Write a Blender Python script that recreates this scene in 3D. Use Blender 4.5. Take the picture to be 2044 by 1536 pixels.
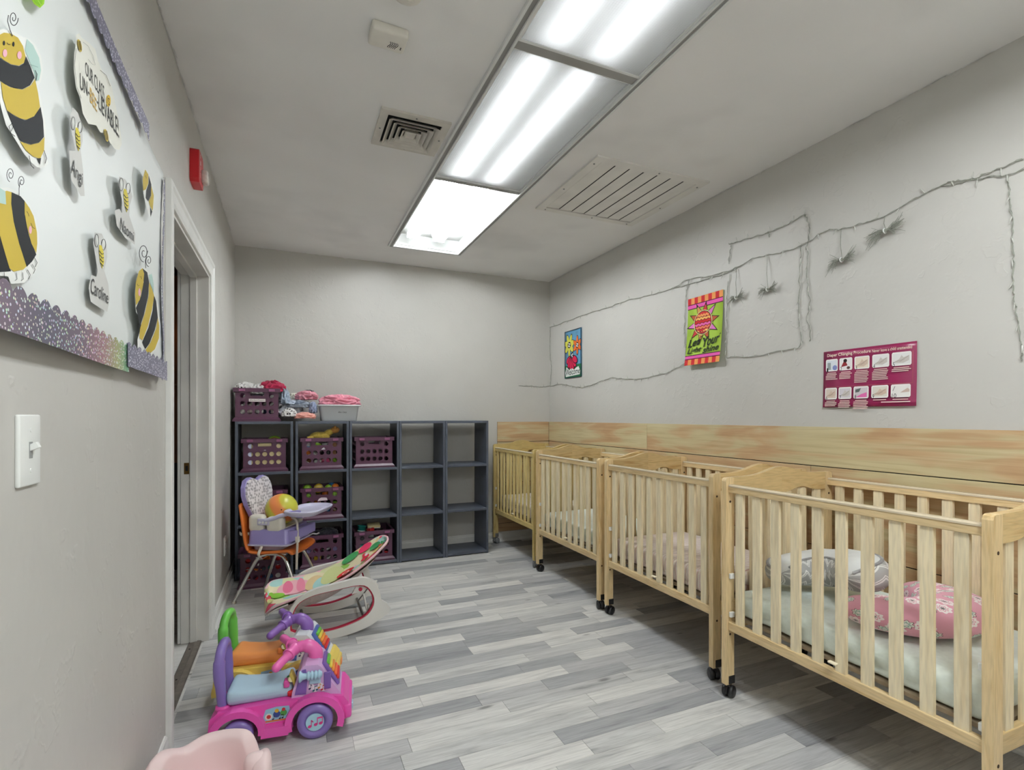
import bpy, bmesh, math, random
from mathutils import Vector, Matrix, noise
random.seed(7)
for _o in list(bpy.data.objects): bpy.data.objects.remove(_o)
SC = bpy.context.scene
COL = SC.collection
R = math.radians
PI = math.pi

# ------------------------------------------------------------------ camera, world, exposure
FPX, HY, YAW, CAMH = 1024.6, 831.5, R(23.4045), 1.1444
cam_d = bpy.data.cameras.new('camera'); cam = bpy.data.objects.new('camera', cam_d); COL.objects.link(cam)
cam.location = (0, 0, CAMH); cam.rotation_euler = (R(90), 0, -YAW)
cam_d.sensor_width = 36; cam_d.lens = 36 * FPX / 2044; cam_d.shift_y = (HY - 768) / 2044
cam_d.clip_start = 0.02
SC.camera = cam
world = bpy.data.worlds.new('world'); SC.world = world; world.use_nodes = True
world.node_tree.nodes['Background'].inputs[0].default_value = (0.75, 0.78, 0.82, 1)
world.node_tree.nodes['Background'].inputs[1].default_value = 0.15
SC.view_settings.view_transform = 'Standard'; SC.view_settings.look = 'None'
SC.view_settings.gamma = 1; SC.view_settings.use_curve_mapping = False
SC.view_settings.exposure = 0.0
SC.cycles.max_bounces = 6; SC.cycles.diffuse_bounces = 5; SC.cycles.glossy_bounces = 3; SC.cycles.transmission_bounces = 4; SC.cycles.adaptive_threshold = 0.03; SC.cycles.use_light_tree = False
SC.cycles.sample_clamp_indirect = 8
TUBE_L = 112            # radiance of the fluorescent tubes in the ceiling light
TUBE_END = 56          # tubes at the uncovered far end, dimmed to even out the wall brightness
LENS_T = 0.022          # transmission of the acrylic lens panels

# room: left wall face, right wall face, back wall face, front wall face, ceiling
XL, XR, YB, YF, ZC = -0.3816, 2.2905, 4.387, -0.75, 2.44

# ------------------------------------------------------------------ helpers
_c, _s = math.cos(YAW), math.sin(YAW)
def _ray(u, v):
    k = (u - 1022) / FPX
    return Vector((_s + _c * k, _c - _s * k, (HY - v) / FPX))
_O = Vector((0, 0, CAMH))
def on_x(u, v, X): d = _ray(u, v); return _O + d * (X / d.x)
def on_y(u, v, Y): d = _ray(u, v); return _O + d * (Y / d.y)
def on_z(u, v, Z): d = _ray(u, v); return _O + d * ((Z - CAMH) / d.z)

def lin(c):
    return tuple(((x / 255) / 12.92 if x / 255 <= .04045 else ((x / 255 + .055) / 1.055) ** 2.4) for x in c)
def rgba(c): return (*lin(c), 1)

class G:
    """collects geometry for one mesh"""
    def __init__(s): s.v = []; s.f = []; s.sm = []; s.col = []; s.uv = []
    def add(s, vs, fs, smooth=False, col=None, M=None, uv=None):
        b = len(s.v)
        s.v += [tuple(M @ Vector(p)) if M is not None else tuple(p) for p in vs]
        for i, f in enumerate(fs):
            s.f.append(tuple(b + k for k in f)); s.sm.append(smooth); s.col.append(col)
            s.uv.append([uv[k] for k in f] if uv else None)
        return s
    def box(s, x0, x1, y0, y1, z0, z1, M=None, col=None):
        v = [(x0,y0,z0),(x1,y0,z0),(x1,y1,z0),(x0,y1,z0),(x0,y0,z1),(x1,y0,z1),(x1,y1,z1),(x0,y1,z1)]
        return s.add(v, [(0,3,2,1),(4,5,6,7),(0,1,5,4),(1,2,6,5),(2,3,7,6),(3,0,4,7)], False, col, M)
    def prism(s, poly, a, b, axis='y', M=None, smooth=False, col=None):
        """extrude a 2D polygon along an axis: axis y -> (x,z) polygon, x -> (y,z), z -> (x,y)"""
        def P(p, t):
            return {'y': (p[0], t, p[1]), 'x': (t, p[0], p[1]), 'z': (p[0], p[1], t)}[axis]
        n = len(poly)
        v = [P(p, a) for p in poly] + [P(p, b) for p in poly]
        s.add(v, [tuple(range(n - 1, -1, -1)), tuple(range(n, 2 * n))], False, col, M)
        return s.add(v, [(i, (i + 1) % n, n + (i + 1) % n, n + i) for i in range(n)], smooth, col, M)
    def ring(s, outer, inner, a, b, axis='y', M=None, smooth=False):
        """extruded band between two loops with the same number of points"""
        def P(p, t):
            return {'y': (p[0], t, p[1]), 'x': (t, p[0], p[1]), 'z': (p[0], p[1], t)}[axis]
        n = len(outer)
        v = [P(p, a) for p in outer] + [P(p, a) for p in inner] + [P(p, b) for p in outer] + [P(p, b) for p in inner]
        f1 = []; f2 = []
        for i in range(n):
            j = (i + 1) % n
            f1 += [(i, j, n + j, n + i), (2*n + i, 3*n + i, 3*n + j, 2*n + j)]
            f2 += [(i, 2*n + i, 2*n + j, j), (n + i, n + j, 3*n + j, 3*n + i)]
        s.add(v, f1, False, None, M); return s.add(v, f2, smooth, None, M)
    def cyl(s, p0, p1, r0, r1=None, n=16, caps=True, M=None, smooth=True, col=None):
        return s.tube([p0, p1], [r0, r0 if r1 is None else r1], n, caps, M=M, smooth=smooth, col=col)
    def tube(s, pts, r, n=10, caps=True, closed=False, M=None, smooth=True, col=None, flat=1.0, up=None):
        pts = [Vector(p) for p in pts]; m = len(pts)
        rs = r if isinstance(r, (list, tuple)) else [r] * m
        vs = []; prev = None
        for i, p in enumerate(pts):
            if closed: t = pts[(i + 1) % m] - pts[i - 1]
            else: t = pts[min(i + 1, m - 1)] - pts[max(i - 1, 0)]
            t = t.normalized() if t.length > 1e-9 else Vector((0, 0, 1))
            if up is not None: nrm = Vector(up) - t * t.dot(Vector(up))
            elif prev is None: nrm = t.orthogonal()
            else: nrm = prev - t * prev.dot(t)
            nrm = nrm.normalized() if nrm.length > 1e-6 else t.orthogonal().normalized()
            prev = nrm; bi = t.cross(nrm)
            for k in range(n):
                a = 2 * PI * k / n
                vs.append(p + (nrm * math.cos(a) * flat + bi * math.sin(a)) * rs[i])
        fs = []
        for i in range(m if closed else m - 1):
            j = (i + 1) % m
            for k in range(n):
                l = (k + 1) % n
                fs.append((i*n + k, i*n + l, j*n + l, j*n + k))
        s.add(vs, fs, smooth, col, M)
        if caps and not closed:
            s.add(vs, [tuple(range(n - 1, -1, -1)), tuple((m - 1) * n + k for k in range(n))], False, col, M)
        return s
    def lathe(s, prof, n=24, M=None, smooth=True, caps=True, col=None):
        """profile [(r, z)] turned about z"""
        vs = []; m = len(prof)
        for r, z in prof:
            for k in range(n):
                a = 2 * PI * k / n; vs.append((r * math.cos(a), r * math.sin(a), z))
        fs = [(i*n + k, i*n + (k+1) % n, (i+1)*n + (k+1) % n, (i+1)*n + k) for i in range(m - 1) for k in range(n)]
        s.add(vs, fs, smooth, col, M)
        if caps: s.add(vs, [tuple(range(n - 1, -1, -1)), tuple((m-1)*n + k for k in range(n))], False, col, M)
        return s
    def surf(s, fn, nu, nv, cu=False, cv=False, smooth=True, M=None, col=None):
        """grid surface fn(u,v), u,v in 0..1"""
        vs = []; uv = []
        for i in range(nu + 1):
            for j in range(nv + 1):
                vs.append(fn(i / nu, j / nv)); uv.append((i / nu, j / nv))
        w = nv + 1
        fs = [(i*w + j, (i+1)*w + j, (i+1)*w + j + 1, i*w + j + 1) for i in range(nu) for j in range(nv)]
        return s.add(vs, fs, smooth, col, M, uv)
    def rbox(s, c, half, r, n=6, disp=None, M=None, col=None):
        """rounded box with n subdivisions per side; disp(p, nrm) -> new p"""
        hx, hy, hz = half; r = min(r, hx, hy, hz)
        idx = {}; vs = []; fs = []
        def vert(q):
            k = tuple(round(x, 5) for x in q)
            if k in idx: return idx[k]
            p = Vector((q[0]*hx, q[1]*hy, q[2]*hz))
            inn = Vector((max(-hx + r, min(hx - r, p.x)), max(-hy + r, min(hy - r, p.y)), max(-hz + r, min(hz - r, p.z))))
            d = p - inn
            if d.length < 1e-9: d = Vector(q)
            d.normalize(); o = inn + d * r
            if disp: o = disp(o, d)
            idx[k] = len(vs); vs.append(Vector(c) + o); return idx[k]
        # grid coordinates denser near the rounded edges
        def grid(h):
            e = r / h
            ts = [-1, -1 + e * .18, -1 + e * .5, -1 + e]
            k = max(2, n)
            ts += [-1 + e + (2 - 2 * e) * i / k for i in range(1, k)] if e < .999 else []
            ts += [1 - e, 1 - e * .5, 1 - e * .18, 1]
            out = []
            for t in ts:
                if not out or t - out[-1] > 1e-5: out.append(t)
            return out
        gx, gy, gz = grid(hx), grid(hy), grid(hz)
        for sg in (-1, 1):
            for A, B, mk in ((gx, gy, lambda a, b: (a, b, sg)), (gy, gz, lambda a, b: (sg, a, b)), (gz, gx, lambda a, b: (b, sg, a))):
                for i in range(len(A) - 1):
                    for j in range(len(B) - 1):
                        q = [vert(mk(A[i], B[j])), vert(mk(A[i+1], B[j])), vert(mk(A[i+1], B[j+1])), vert(mk(A[i], B[j+1]))]
                        fs.append(tuple(q if sg > 0 else q[::-1]))
        return s.add(vs, fs, True, col, M)
    def ball(s, c, rad, n=16, m=10, M=None, disp=None, col=None):
        rx, ry, rz = (rad,) * 3 if not isinstance(rad, (tuple, list)) else rad
        vs = [];
        for i in range(m + 1):
            th = PI * i / m
            for k in range(n):
                a = 2 * PI * k / n
                d = Vector((math.sin(th) * math.cos(a), math.sin(th) * math.sin(a), math.cos(th)))
                p = Vector((d.x * rx, d.y * ry, d.z * rz))
                if disp: p = disp(p, d)
                vs.append(Vector(c) + p)
        fs = [(i*n + k, (i+1)*n + k, (i+1)*n + (k+1) % n, i*n + (k+1) % n) for i in range(m) for k in range(n)]
        return s.add(vs, fs, True, col, M)
    def mesh(s, name):
        me = bpy.data.meshes.new(name); me.from_pydata(s.v, [], s.f); me.update()
        me.polygons.foreach_set('use_smooth', s.sm)
        if any(c is not None for c in s.col):
            at = me.color_attributes.new('Col', 'FLOAT_COLOR', 'CORNER')
            i = 0
            for p, c in zip(me.polygons, s.col):
                cc = (*lin(c), 1) if c else (1, 1, 1, 1)
                for li in p.loop_indices: at.data[li].color = cc
        if any(u is not None for u in s.uv):
            ul = me.uv_layers.new(name='UVMap')
            for p, u in zip(me.polygons, s.uv):
                if u:
                    for li, q in zip(p.loop_indices, u): ul.data[li].uv = q
        return me

def tag(o, label=None, cat=None, group=None, kind=None):
    if label: o['label'] = label
    if cat: o['category'] = cat
    if group: o['group'] = group
    if kind: o['kind'] = kind
    return o

def put(name, me, mat=None, parent=None, loc=(0, 0, 0), rot=(0, 0, 0), scale=None, bevel=None, kind=None, label=None, sub=0, solid=None):
    """link one mesh object"""
    if isinstance(me, G): me = me.mesh(name)
    if mat is not None and not me.materials: me.materials.append(mat)
    o = bpy.data.objects.new(name, me); COL.objects.link(o)
    o.location = loc; o.rotation_euler = rot
    if scale: o.scale = scale
    if parent is not None: o.parent = parent
    if solid:
        m = o.modifiers.new('solid', 'SOLIDIFY'); m.thickness = solid; m.offset = 0
    if bevel:
        m = o.modifiers.new('bevel', 'BEVEL'); m.width = bevel; m.segments = 2; m.limit_method = 'ANGLE'; m.angle_limit = R(40)
        m.use_clamp_overlap = True
    if sub:
        m = o.modifiers.new('sub', 'SUBSURF'); m.levels = sub; m.render_levels = sub
    if kind: o['kind'] = kind
    if label: o['label'] = label
    return o

def thing(name, label, cat, loc=(0, 0, 0), rot=(0, 0, 0), group=None):
    o = bpy.data.objects.new(name, None); COL.objects.link(o)
    o.location = loc; o.rotation_euler = rot; o.empty_display_size = .05
    return tag(o, label, cat, group)

# ------------------------------------------------------------------ materials
def newmat(name):
    m = bpy.data.materials.new(name); m.use_nodes = True
    nt = m.node_tree; b = nt.nodes['Principled BSDF']
    return m, nt, b
def N(nt, t, **kw):
    n = nt.nodes.new(t)
    for k, v in kw.items():
        if k.startswith('i_'): n.inputs[k[2:].replace('_', ' ')].default_value = v
        else: setattr(n, k, v)
    return n
def ramp(nt, stops, interp='LINEAR'):
    r = nt.nodes.new('ShaderNodeValToRGB'); cr = r.color_ramp; cr.interpolation = interp
    while len(cr.elements) < len(stops): cr.elements.new(.5)
    for e, (p, c) in zip(cr.elements, stops): e.position = p; e.color = c if len(c) == 4 else (*lin(c), 1)
    return r
def mix(nt, a, b, fac, mode='MIX'):
    n = nt.nodes.new('ShaderNodeMix'); n.data_type = 'RGBA'; n.blend_type = mode
    L = nt.links.new
    for sock, val in ((n.inputs[0], fac), (n.inputs[6], a), (n.inputs[7], b)):
        if hasattr(val, 'is_linked') or hasattr(val, 'links'): L(val, sock)
        else: sock.default_value = val
    return n.outputs[2]
_mats = {}
def plain(name, col, rough=.5, metal=0., var=.06, scale=30, bump=0., spec=.5, sheen=0., coat=0., sss=0.):
    """one colour with a faint noise variation"""
    if name in _mats: return _mats[name]
    m, nt, b = newmat(name); L = nt.links.new
    tc = N(nt, 'ShaderNodeTexCoord')
    nz = N(nt, 'ShaderNodeTexNoise', i_Scale=scale, i_Detail=1.5)
    L(tc.outputs['Object'], nz.inputs['Vector'])
    c = lin(col)
    r = ramp(nt, [(.3, (*[max(0, x * (1 - var)) for x in c], 1)), (.7, (*[min(1, x * (1 + var)) for x in c], 1))])
    L(nz.outputs['Fac'], r.inputs[0]); L(r.outputs[0], b.inputs['Base Color'])
    b.inputs['Roughness'].default_value = rough; b.inputs['Metallic'].default_value = metal
    b.inputs['Specular IOR Level'].default_value = spec
    if sheen: b.inputs['Sheen Weight'].default_value = sheen
    if coat: b.inputs['Coat Weight'].default_value = coat; b.inputs['Coat Roughness'].default_value = .15
    if bump:
        bp = N(nt, 'ShaderNodeBump', i_Strength=bump, i_Distance=.004)
        L(nz.outputs['Fac'], bp.inputs['Height']); L(bp.outputs[0], b.inputs['Normal'])
    _mats[name] = m
    return m
def plastic(name, col, rough=.32): return plain(name, col, rough, var=.02, scale=8, spec=.5)
def fabric(name, col, var=.1, bump=.5): return plain(name, col, .9, var=var, scale=60, bump=bump, spec=.15, sheen=.2)

def paint_wall(name, col, rough=.42, relief=.35, dirt=.0):
    """rolled wall paint over hand-trowelled plaster: low lumps, a few trowel ridges and scuffs"""
    m, nt, b = newmat(name); L = nt.links.new
    geo = N(nt, 'ShaderNodeNewGeometry')
    n1 = N(nt, 'ShaderNodeTexNoise', i_Scale=2.2, i_Detail=1.5, i_Roughness=.55)
    n2 = N(nt, 'ShaderNodeTexNoise', i_Scale=9., i_Detail=3., i_Roughness=.6)
    for n in (n1, n2): L(geo.outputs['Position'], n.inputs['Vector'])
    c = lin(col)
    r = ramp(nt, [(.3, (*[x * .96 for x in c], 1)), (.7, (*[x * 1.03 for x in c], 1))])
    L(n1.outputs['Fac'], r.inputs[0])
    # trowel ridges: steep bands of the same noise
    rr = ramp(nt, [(.0, (0, 0, 0, 1)), (.40, (.42, .42, .42, 1)), (.60, (.52, .52, .52, 1)), (.63, (.66, .66, .66, 1)), (.66, (.58, .58, .58, 1)), (1, (.8, .8, .8, 1))]); L(n2.outputs['Fac'], rr.inputs[0]); h2 = rr
    bp = N(nt, 'ShaderNodeBump', i_Strength=relief, i_Distance=.010); L(h2.outputs[0], bp.inputs['Height']); L(bp.outputs[0], b.inputs['Normal'])
    colout = r.outputs[0]
    if dirt:
        n4 = N(nt, 'ShaderNodeTexNoise', i_Scale=1.3, i_Detail=3., i_Roughness=.7); L(geo.outputs['Position'], n4.inputs['Vector'])
        dm = ramp(nt, [(.52, (0, 0, 0, 1)), (.75, (dirt, dirt, dirt, 1))]); L(n4.outputs['Fac'], dm.inputs[0])
        colout = mix(nt, colout, (*[x * .75 for x in c], 1), dm.outputs[0])
    L(colout, b.inputs['Base Color']); b.inputs['Roughness'].default_value = rough
    b.inputs['Specular IOR Level'].default_value = .4
    return m

def wood(name, c1, c2, axis='z', scale=1.0, rough=.45, knots=0., objvar=.12, ring=9.):
    """straight grain along an axis in object space"""
    if name in _mats: return _mats[name]
    m, nt, b = newmat(name); L = nt.links.new
    tc = N(nt, 'ShaderNodeTexCoord'); oi = N(nt, 'ShaderNodeObjectInfo')
    sc = {'x': (.9, ring, ring), 'y': (ring, .9, ring), 'z': (ring, ring, .9)}[axis]
    mp = N(nt, 'ShaderNodeMapping'); mp.inputs['Scale'].default_value = [x * scale for x in sc]
    geo = N(nt, 'ShaderNodeNewGeometry')
    L(geo.outputs['Position'], mp.inputs['Vector'])
    off = N(nt, 'ShaderNodeVectorMath', operation='SCALE'); off.inputs[0].default_value = (31., 17., 23.); L(oi.outputs['Random'], off.inputs['Scale'])
    L(off.outputs[0], mp.inputs['Location'])
    nz = N(nt, 'ShaderNodeTexNoise', i_Scale=2.4, i_Detail=3., i_Roughness=.62, i_Distortion=.9); L(mp.outputs[0], nz.inputs['Vector'])
    nf = N(nt, 'ShaderNodeTexNoise', i_Scale=14., i_Detail=1.); L(mp.outputs[0], nf.inputs['Vector'])
    r = ramp(nt, [(.30, c2), (.48, c1), (.62, c1), (.78, c2)]); L(nz.outputs['Fac'], r.inputs[0])
    fr = ramp(nt, [(.35, (.86, .86, .86, 1)), (.6, (1, 1, 1, 1))]); L(nf.outputs['Fac'], fr.inputs[0])
    o1 = mix(nt, r.outputs[0], fr.outputs[0], 1.0, 'MULTIPLY')
    hv = N(nt, 'ShaderNodeHueSaturation'); vv = N(nt, 'ShaderNodeMapRange'); L(oi.outputs['Random'], vv.inputs[0])
    vv.inputs[3].default_value = 1 - objvar; vv.inputs[4].default_value = 1 + objvar * .6
    L(o1, hv.inputs['Color']); L(vv.outputs[0], hv.inputs['Value'])
    L(hv.outputs[0], b.inputs['Base Color']); b.inputs['Roughness'].default_value = rough
    bp = N(nt, 'ShaderNodeBump', i_Strength=.12, i_Distance=.002); L(nf.outputs['Fac'], bp.inputs['Height']); L(bp.outputs[0], b.inputs['Normal'])
    _mats[name] = m
    return m

def printed(name='printed_paper', rough=.65):
    """flat print: the colour of every face is stored on the mesh"""
    if name in _mats: return _mats[name]
    m, nt, b = newmat(name); L = nt.links.new
    at = N(nt, 'ShaderNodeAttribute', attribute_name='Col')
    L(at.outputs['Color'], b.inputs['Base Color']); b.inputs['Roughness'].default_value = rough
    b.inputs['Specular IOR Level'].default_value = .2
    _mats[name] = m
    return m

# flat printing: polygons, strokes and lettering in a 2D frame, mapped to thin layers in 3D
def text_geo(body, shear=0., bold=0.):
    cu = bpy.data.curves.new('lettering', 'FONT'); cu.body = body; cu.shear = shear; cu.offset = bold; cu.resolution_u = 3
    ob = bpy.data.objects.new('lettering', cu); COL.objects.link(ob)
    dg = bpy.context.evaluated_depsgraph_get()
    me = bpy.data.meshes.new_from_object(ob.evaluated_get(dg))
    vs = [v.co.copy() for v in me.vertices]; fs = [tuple(p.vertices) for p in me.polygons]
    bpy.data.objects.remove(ob); bpy.data.curves.remove(cu); bpy.data.meshes.remove(me)
    if not vs: return [], []
    x0 = min(v.x for v in vs); x1 = max(v.x for v in vs); y0 = min(v.y for v in vs); y1 = max(v.y for v in vs)
    return [((v.x - x0) / (x1 - x0), (v.y - y0) / (y1 - y0)) for v in vs], fs
class Flat:
    """fm(s, t, h) maps 2D print coordinates and a height above the sheet to 3D"""
    def __init__(s, fm, step=.0004, h0=.0006): s.g = G(); s.fm = fm; s.h = h0; s.step = min(step, .00009)
    def _n(s): s.h += s.step; return s.h
    def poly(s, pts, col, lift=True):
        h = s._n() if lift else s.h
        s.g.add([s.fm(p[0], p[1], h) for p in pts], [tuple(range(len(pts)))], False, col); return s
    def rect(s, x0, y0, x1, y1, col, lift=True): return s.poly([(x0,y0),(x1,y0),(x1,y1),(x0,y1)], col, lift)
    def disc(s, cx, cy, rx, ry, col, n=20, rot=0., lift=True):
        return s.poly([(cx + rx*math.cos(2*PI*i/n)*math.cos(rot) - ry*math.sin(2*PI*i/n)*math.sin(rot),
                        cy + rx*math.cos(2*PI*i/n)*math.sin(rot) + ry*math.sin(2*PI*i/n)*math.cos(rot)) for i in range(n)], col, lift)
    def stroke(s, pts, w, col, lift=True, closed=False):
        h = s._n() if lift else s.h
        m = len(pts); L = []; Rr = []
        for i, p in enumerate(pts):
            a = pts[(i + 1) % m] if (closed or i < m - 1) else p; b = pts[i - 1] if (closed or i > 0) else p
            dx, dy = a[0] - b[0], a[1] - b[1]; l = math.hypot(dx, dy) or 1
            nx, ny = -dy / l * w / 2, dx / l * w / 2
            L.append((p[0] + nx, p[1] + ny)); Rr.append((p[0] - nx, p[1] - ny))
        vs = [s.fm(p[0], p[1], h) for p in L + Rr]
        fs = [(i, (i + 1) % m, m + (i + 1) % m, m + i) for i in range(m if closed else m - 1)]
        s.g.add(vs, fs, False, col); return s
    def text(s, body, quad, col, shear=0., bold=0.):
        """quad: bottom-left, bottom-right, top-right, top-left in print coordinates"""
        vs, fs = text_geo(body, shear, bold); h = s._n(); bl, br, tr, tl = quad
        out = []
        for a, b in vs:
            x = (bl[0]*(1-a) + br[0]*a)*(1-b) + (tl[0]*(1-a) + tr[0]*a)*b
            y = (bl[1]*(1-a) + br[1]*a)*(1-b) + (tl[1]*(1-a) + tr[1]*a)*b
            out.append(s.fm(x, y, h))
        s.g.add(out, fs, False, col); return s
    def trect(s, body, x0, y0, x1, y1, col, shear=0., bold=0.): return s.text(body, [(x0,y0),(x1,y0),(x1,y1),(x0,y1)], col, shear, bold)
    def build(s, name, parent, mat=None, kind=None): return put(name, s.g, mat or printed(), parent, kind=kind)

def smoothstep(a, b, x):
    t = max(0, min(1, (x - a) / (b - a))); return t * t * (3 - 2 * t)
def arc(cx, cy, rx, ry, a0, a1, n):
    return [(cx + rx*math.cos(R(a0 + (a1 - a0)*i/n)), cy + ry*math.sin(R(a0 + (a1 - a0)*i/n))) for i in range(n + 1)]
def catmull(pts, k=6, closed=False):
    P = [Vector(p) for p in pts]; m = len(P); out = []
    for i in range(m if closed else m - 1):
        p0 = P[i - 1] if (closed or i > 0) else P[0]; p1 = P[i]; p2 = P[(i + 1) % m]
        p3 = P[(i + 2) % m] if (closed or i + 2 < m) else P[-1]
        for j in range(k):
            t = j / k
            out.append(.5 * ((2*p1) + (-p0 + p2)*t + (2*p0 - 5*p1 + 4*p2 - p3)*t*t + (-p0 + 3*p1 - 3*p2 + p3)*t**3))
    if not closed: out.append(P[-1])
    return out

# ================================================================== THE ROOM
M_wall = paint_wall('greige_wall_paint', (193, 191, 185), .46, .5)
M_ceil = paint_wall('ceiling_paint', (234, 233, 231), .6, .12, .5)
M_trim = plain('white_trim_paint', (226, 226, 222), .35, var=.04, scale=12)
M_jamb = plain('worn_jamb_paint', (216, 214, 208), .45, var=.12, scale=5)
M_dark = plain('dark_gap', (18, 17, 17), .9)
M_white = plastic('white_plastic', (232, 234, 230), .3)
M_metal = plain('brushed_metal', (150, 150, 148), .35, metal=1., var=.05)
M_chrome = plain('chrome', (215, 213, 208), .12, metal=1., var=.02)
M_black = plastic('black_plastic', (24, 24, 26), .4)

def struct(name, g, mat, parent=None, bevel=None):
    return put(name, g, mat, parent, bevel=bevel, kind=None if parent else 'structure')

# ---- floor and its planks
def floor_mat():
    m, nt, b = newmat('grey_vinyl_plank'); L = nt.links.new
    geo = N(nt, 'ShaderNodeNewGeometry'); oi = N(nt, 'ShaderNodeObjectInfo')
    off = N(nt, 'ShaderNodeVectorMath', operation='SCALE'); off.inputs[0].default_value = (41., 29., 0.); L(oi.outputs['Random'], off.inputs['Scale'])
    ps = N(nt, 'ShaderNodeVectorMath', operation='ADD'); L(geo.outputs['Position'], ps.inputs[0]); L(off.outputs[0], ps.inputs[1])
    mp = N(nt, 'ShaderNodeMapping'); mp.inputs['Scale'].default_value = (1.6, 17, 1); L(ps.outputs[0], mp.inputs['Vector'])
    n1 = N(nt, 'ShaderNodeTexNoise', i_Scale=1.6, i_Detail=4.5, i_Roughness=.62, i_Distortion=.7); L(mp.outputs[0], n1.inputs['Vector'])
    mp2 = N(nt, 'ShaderNodeMapping'); mp2.inputs['Scale'].default_value = (4, 90, 1); L(ps.outputs[0], mp2.inputs['Vector'])
    n2 = N(nt, 'ShaderNodeTexNoise', i_Scale=2., i_Detail=2.); L(mp2.outputs[0], n2.inputs['Vector'])
    base = ramp(nt, [(0, (156, 157, 159)), (.16, (172, 173, 174)), (.32, (188, 188, 188)), (.55, (206, 206, 203)), (.8, (218, 217, 213)), (1, (227, 225, 220))], 'LINEAR')
    L(oi.outputs['Random'], base.inputs[0])
    g1 = ramp(nt, [(.24, (.48, .48, .49, 1)), (.35, (.78, .78, .79, 1)), (.46, (.93, .93, .93, 1)), (.6, (1.06, 1.06, 1.06, 1)), (.72, (.84, .84, .84, 1))]); L(n1.outputs['Fac'], g1.inputs[0])
    g2 = ramp(nt, [(.32, (.83, .83, .83, 1)), (.58, (1, 1, 1, 1))]); L(n2.outputs['Fac'], g2.inputs[0])
    c = mix(nt, base.outputs[0], g1.outputs[0], 1., 'MULTIPLY'); c = mix(nt, c, g2.outputs[0], 1., 'MULTIPLY')
    # knots
    mk = N(nt, 'ShaderNodeMapping'); mk.inputs['Scale'].default_value = (2.2, 6.5, 1); L(ps.outputs[0], mk.inputs['Vector'])
    vo = N(nt, 'ShaderNodeTexVoronoi', i_Scale=1.15, i_Randomness=1.); L(mk.outputs[0], vo.inputs['Vector'])
    dn = N(nt, 'ShaderNodeMath', operation='MULTIPLY_ADD'); L(n1.outputs['Fac'], dn.inputs[0]); dn.inputs[1].default_value = .16; L(vo.outputs['Distance'], dn.inputs[2])
    kr = ramp(nt, [(.10, (.35, .35, .35, 1)), (.17, (1, 1, 1, 1))]); L(dn.outputs[0], kr.inputs[0])
    c = mix(nt, c, kr.outputs[0], .85, 'MULTIPLY')
    L(c, b.inputs['Base Color'])
    rr = ramp(nt, [(.3, (.42,)*3 + (1,)), (.7, (.55,)*3 + (1,))]); L(n1.outputs['Fac'], rr.inputs[0]); L(rr.outputs[0], b.inputs['Roughness'])
    bp = N(nt, 'ShaderNodeBump', i_Strength=.1, i_Distance=.001); L(n2.outputs['Fac'], bp.inputs['Height']); L(bp.outputs[0], b.inputs['Normal'])
    b.inputs['Specular IOR Level'].default_value = .4
    return m
M_floor = floor_mat()
floor = struct('floor', G().box(XL - .02, XR + .02, YF, YB + .02, -.08, -.003), plain('floor_joint', (96, 95, 94), .8))
plank_me = G().box(0, 1, 0, 1, -.003, 0).mesh('plank'); plank_me.materials.append(M_floor)
rw = .0857; rng = random.Random(5)
y = 1.743 - rw * 29
row = 0
while y < YB:
    y0, y1 = max(y, YF), min(y + rw, YB)
    if y1 > y0 + .01:
        x = XL - .02 - rng.uniform(0, .5)
        while x < XR + .02:
            w = rng.choice([.30, .36, .42, .5, .58, .66, .74]) if y > .55 else 2.9
            a, b_ = max(x, XL - .02), min(x + w, XR + .02)
            if b_ - a > .03:
                put('plank', plank_me, None, floor, (a + .0006, y0 + .0005, 0), scale=(b_ - a - .0012, y1 - y0 - .0009, 1))
            x += w
    y += rw; row += 1

# ---- walls
TH = .12
DY0, DY1, DZ = 2.105, 3.05, 1.878          # door opening in the left wall
wl = G()
wl.box(XL - TH, XL, YF - .1, DY0, -.08, ZC + .1); wl.box(XL - TH, XL, DY1, YB + .1, -.08, ZC + .1); wl.box(XL - TH, XL, DY0, DY1, DZ, ZC + .1)
wall_left = struct('wall_left', wl, M_wall)
wall_back = struct('wall_back', G().box(XL, XR, YB, YB + .1, -.08, ZC + .1), M_wall)
wall_right = struct('wall_right', G().box(XR, XR + .1, YF - .1, YB + .1, -.08, ZC + .1), M_wall)
wall_front = struct('wall_front', G().box(XL, XR, YF - .1, YF, -.08, ZC + .1), M_wall)
# ceiling with the opening of the light
LX0, LX1, LY0, LY1 = .700, 1.228, -.62, 3.885
cg = G()
cg.box(XL - TH, LX0, YF - .1, YB + .1, ZC, ZC + .08); cg.box(LX1, XR + .1, YF - .1, YB + .1, ZC, ZC + .08)
cg.box(LX0, LX1, YF - .1, LY0, ZC, ZC + .08); cg.box(LX0, LX1, LY1, YB + .1, ZC, ZC + .08)
ceiling = struct('ceiling', cg, M_ceil)
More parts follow.
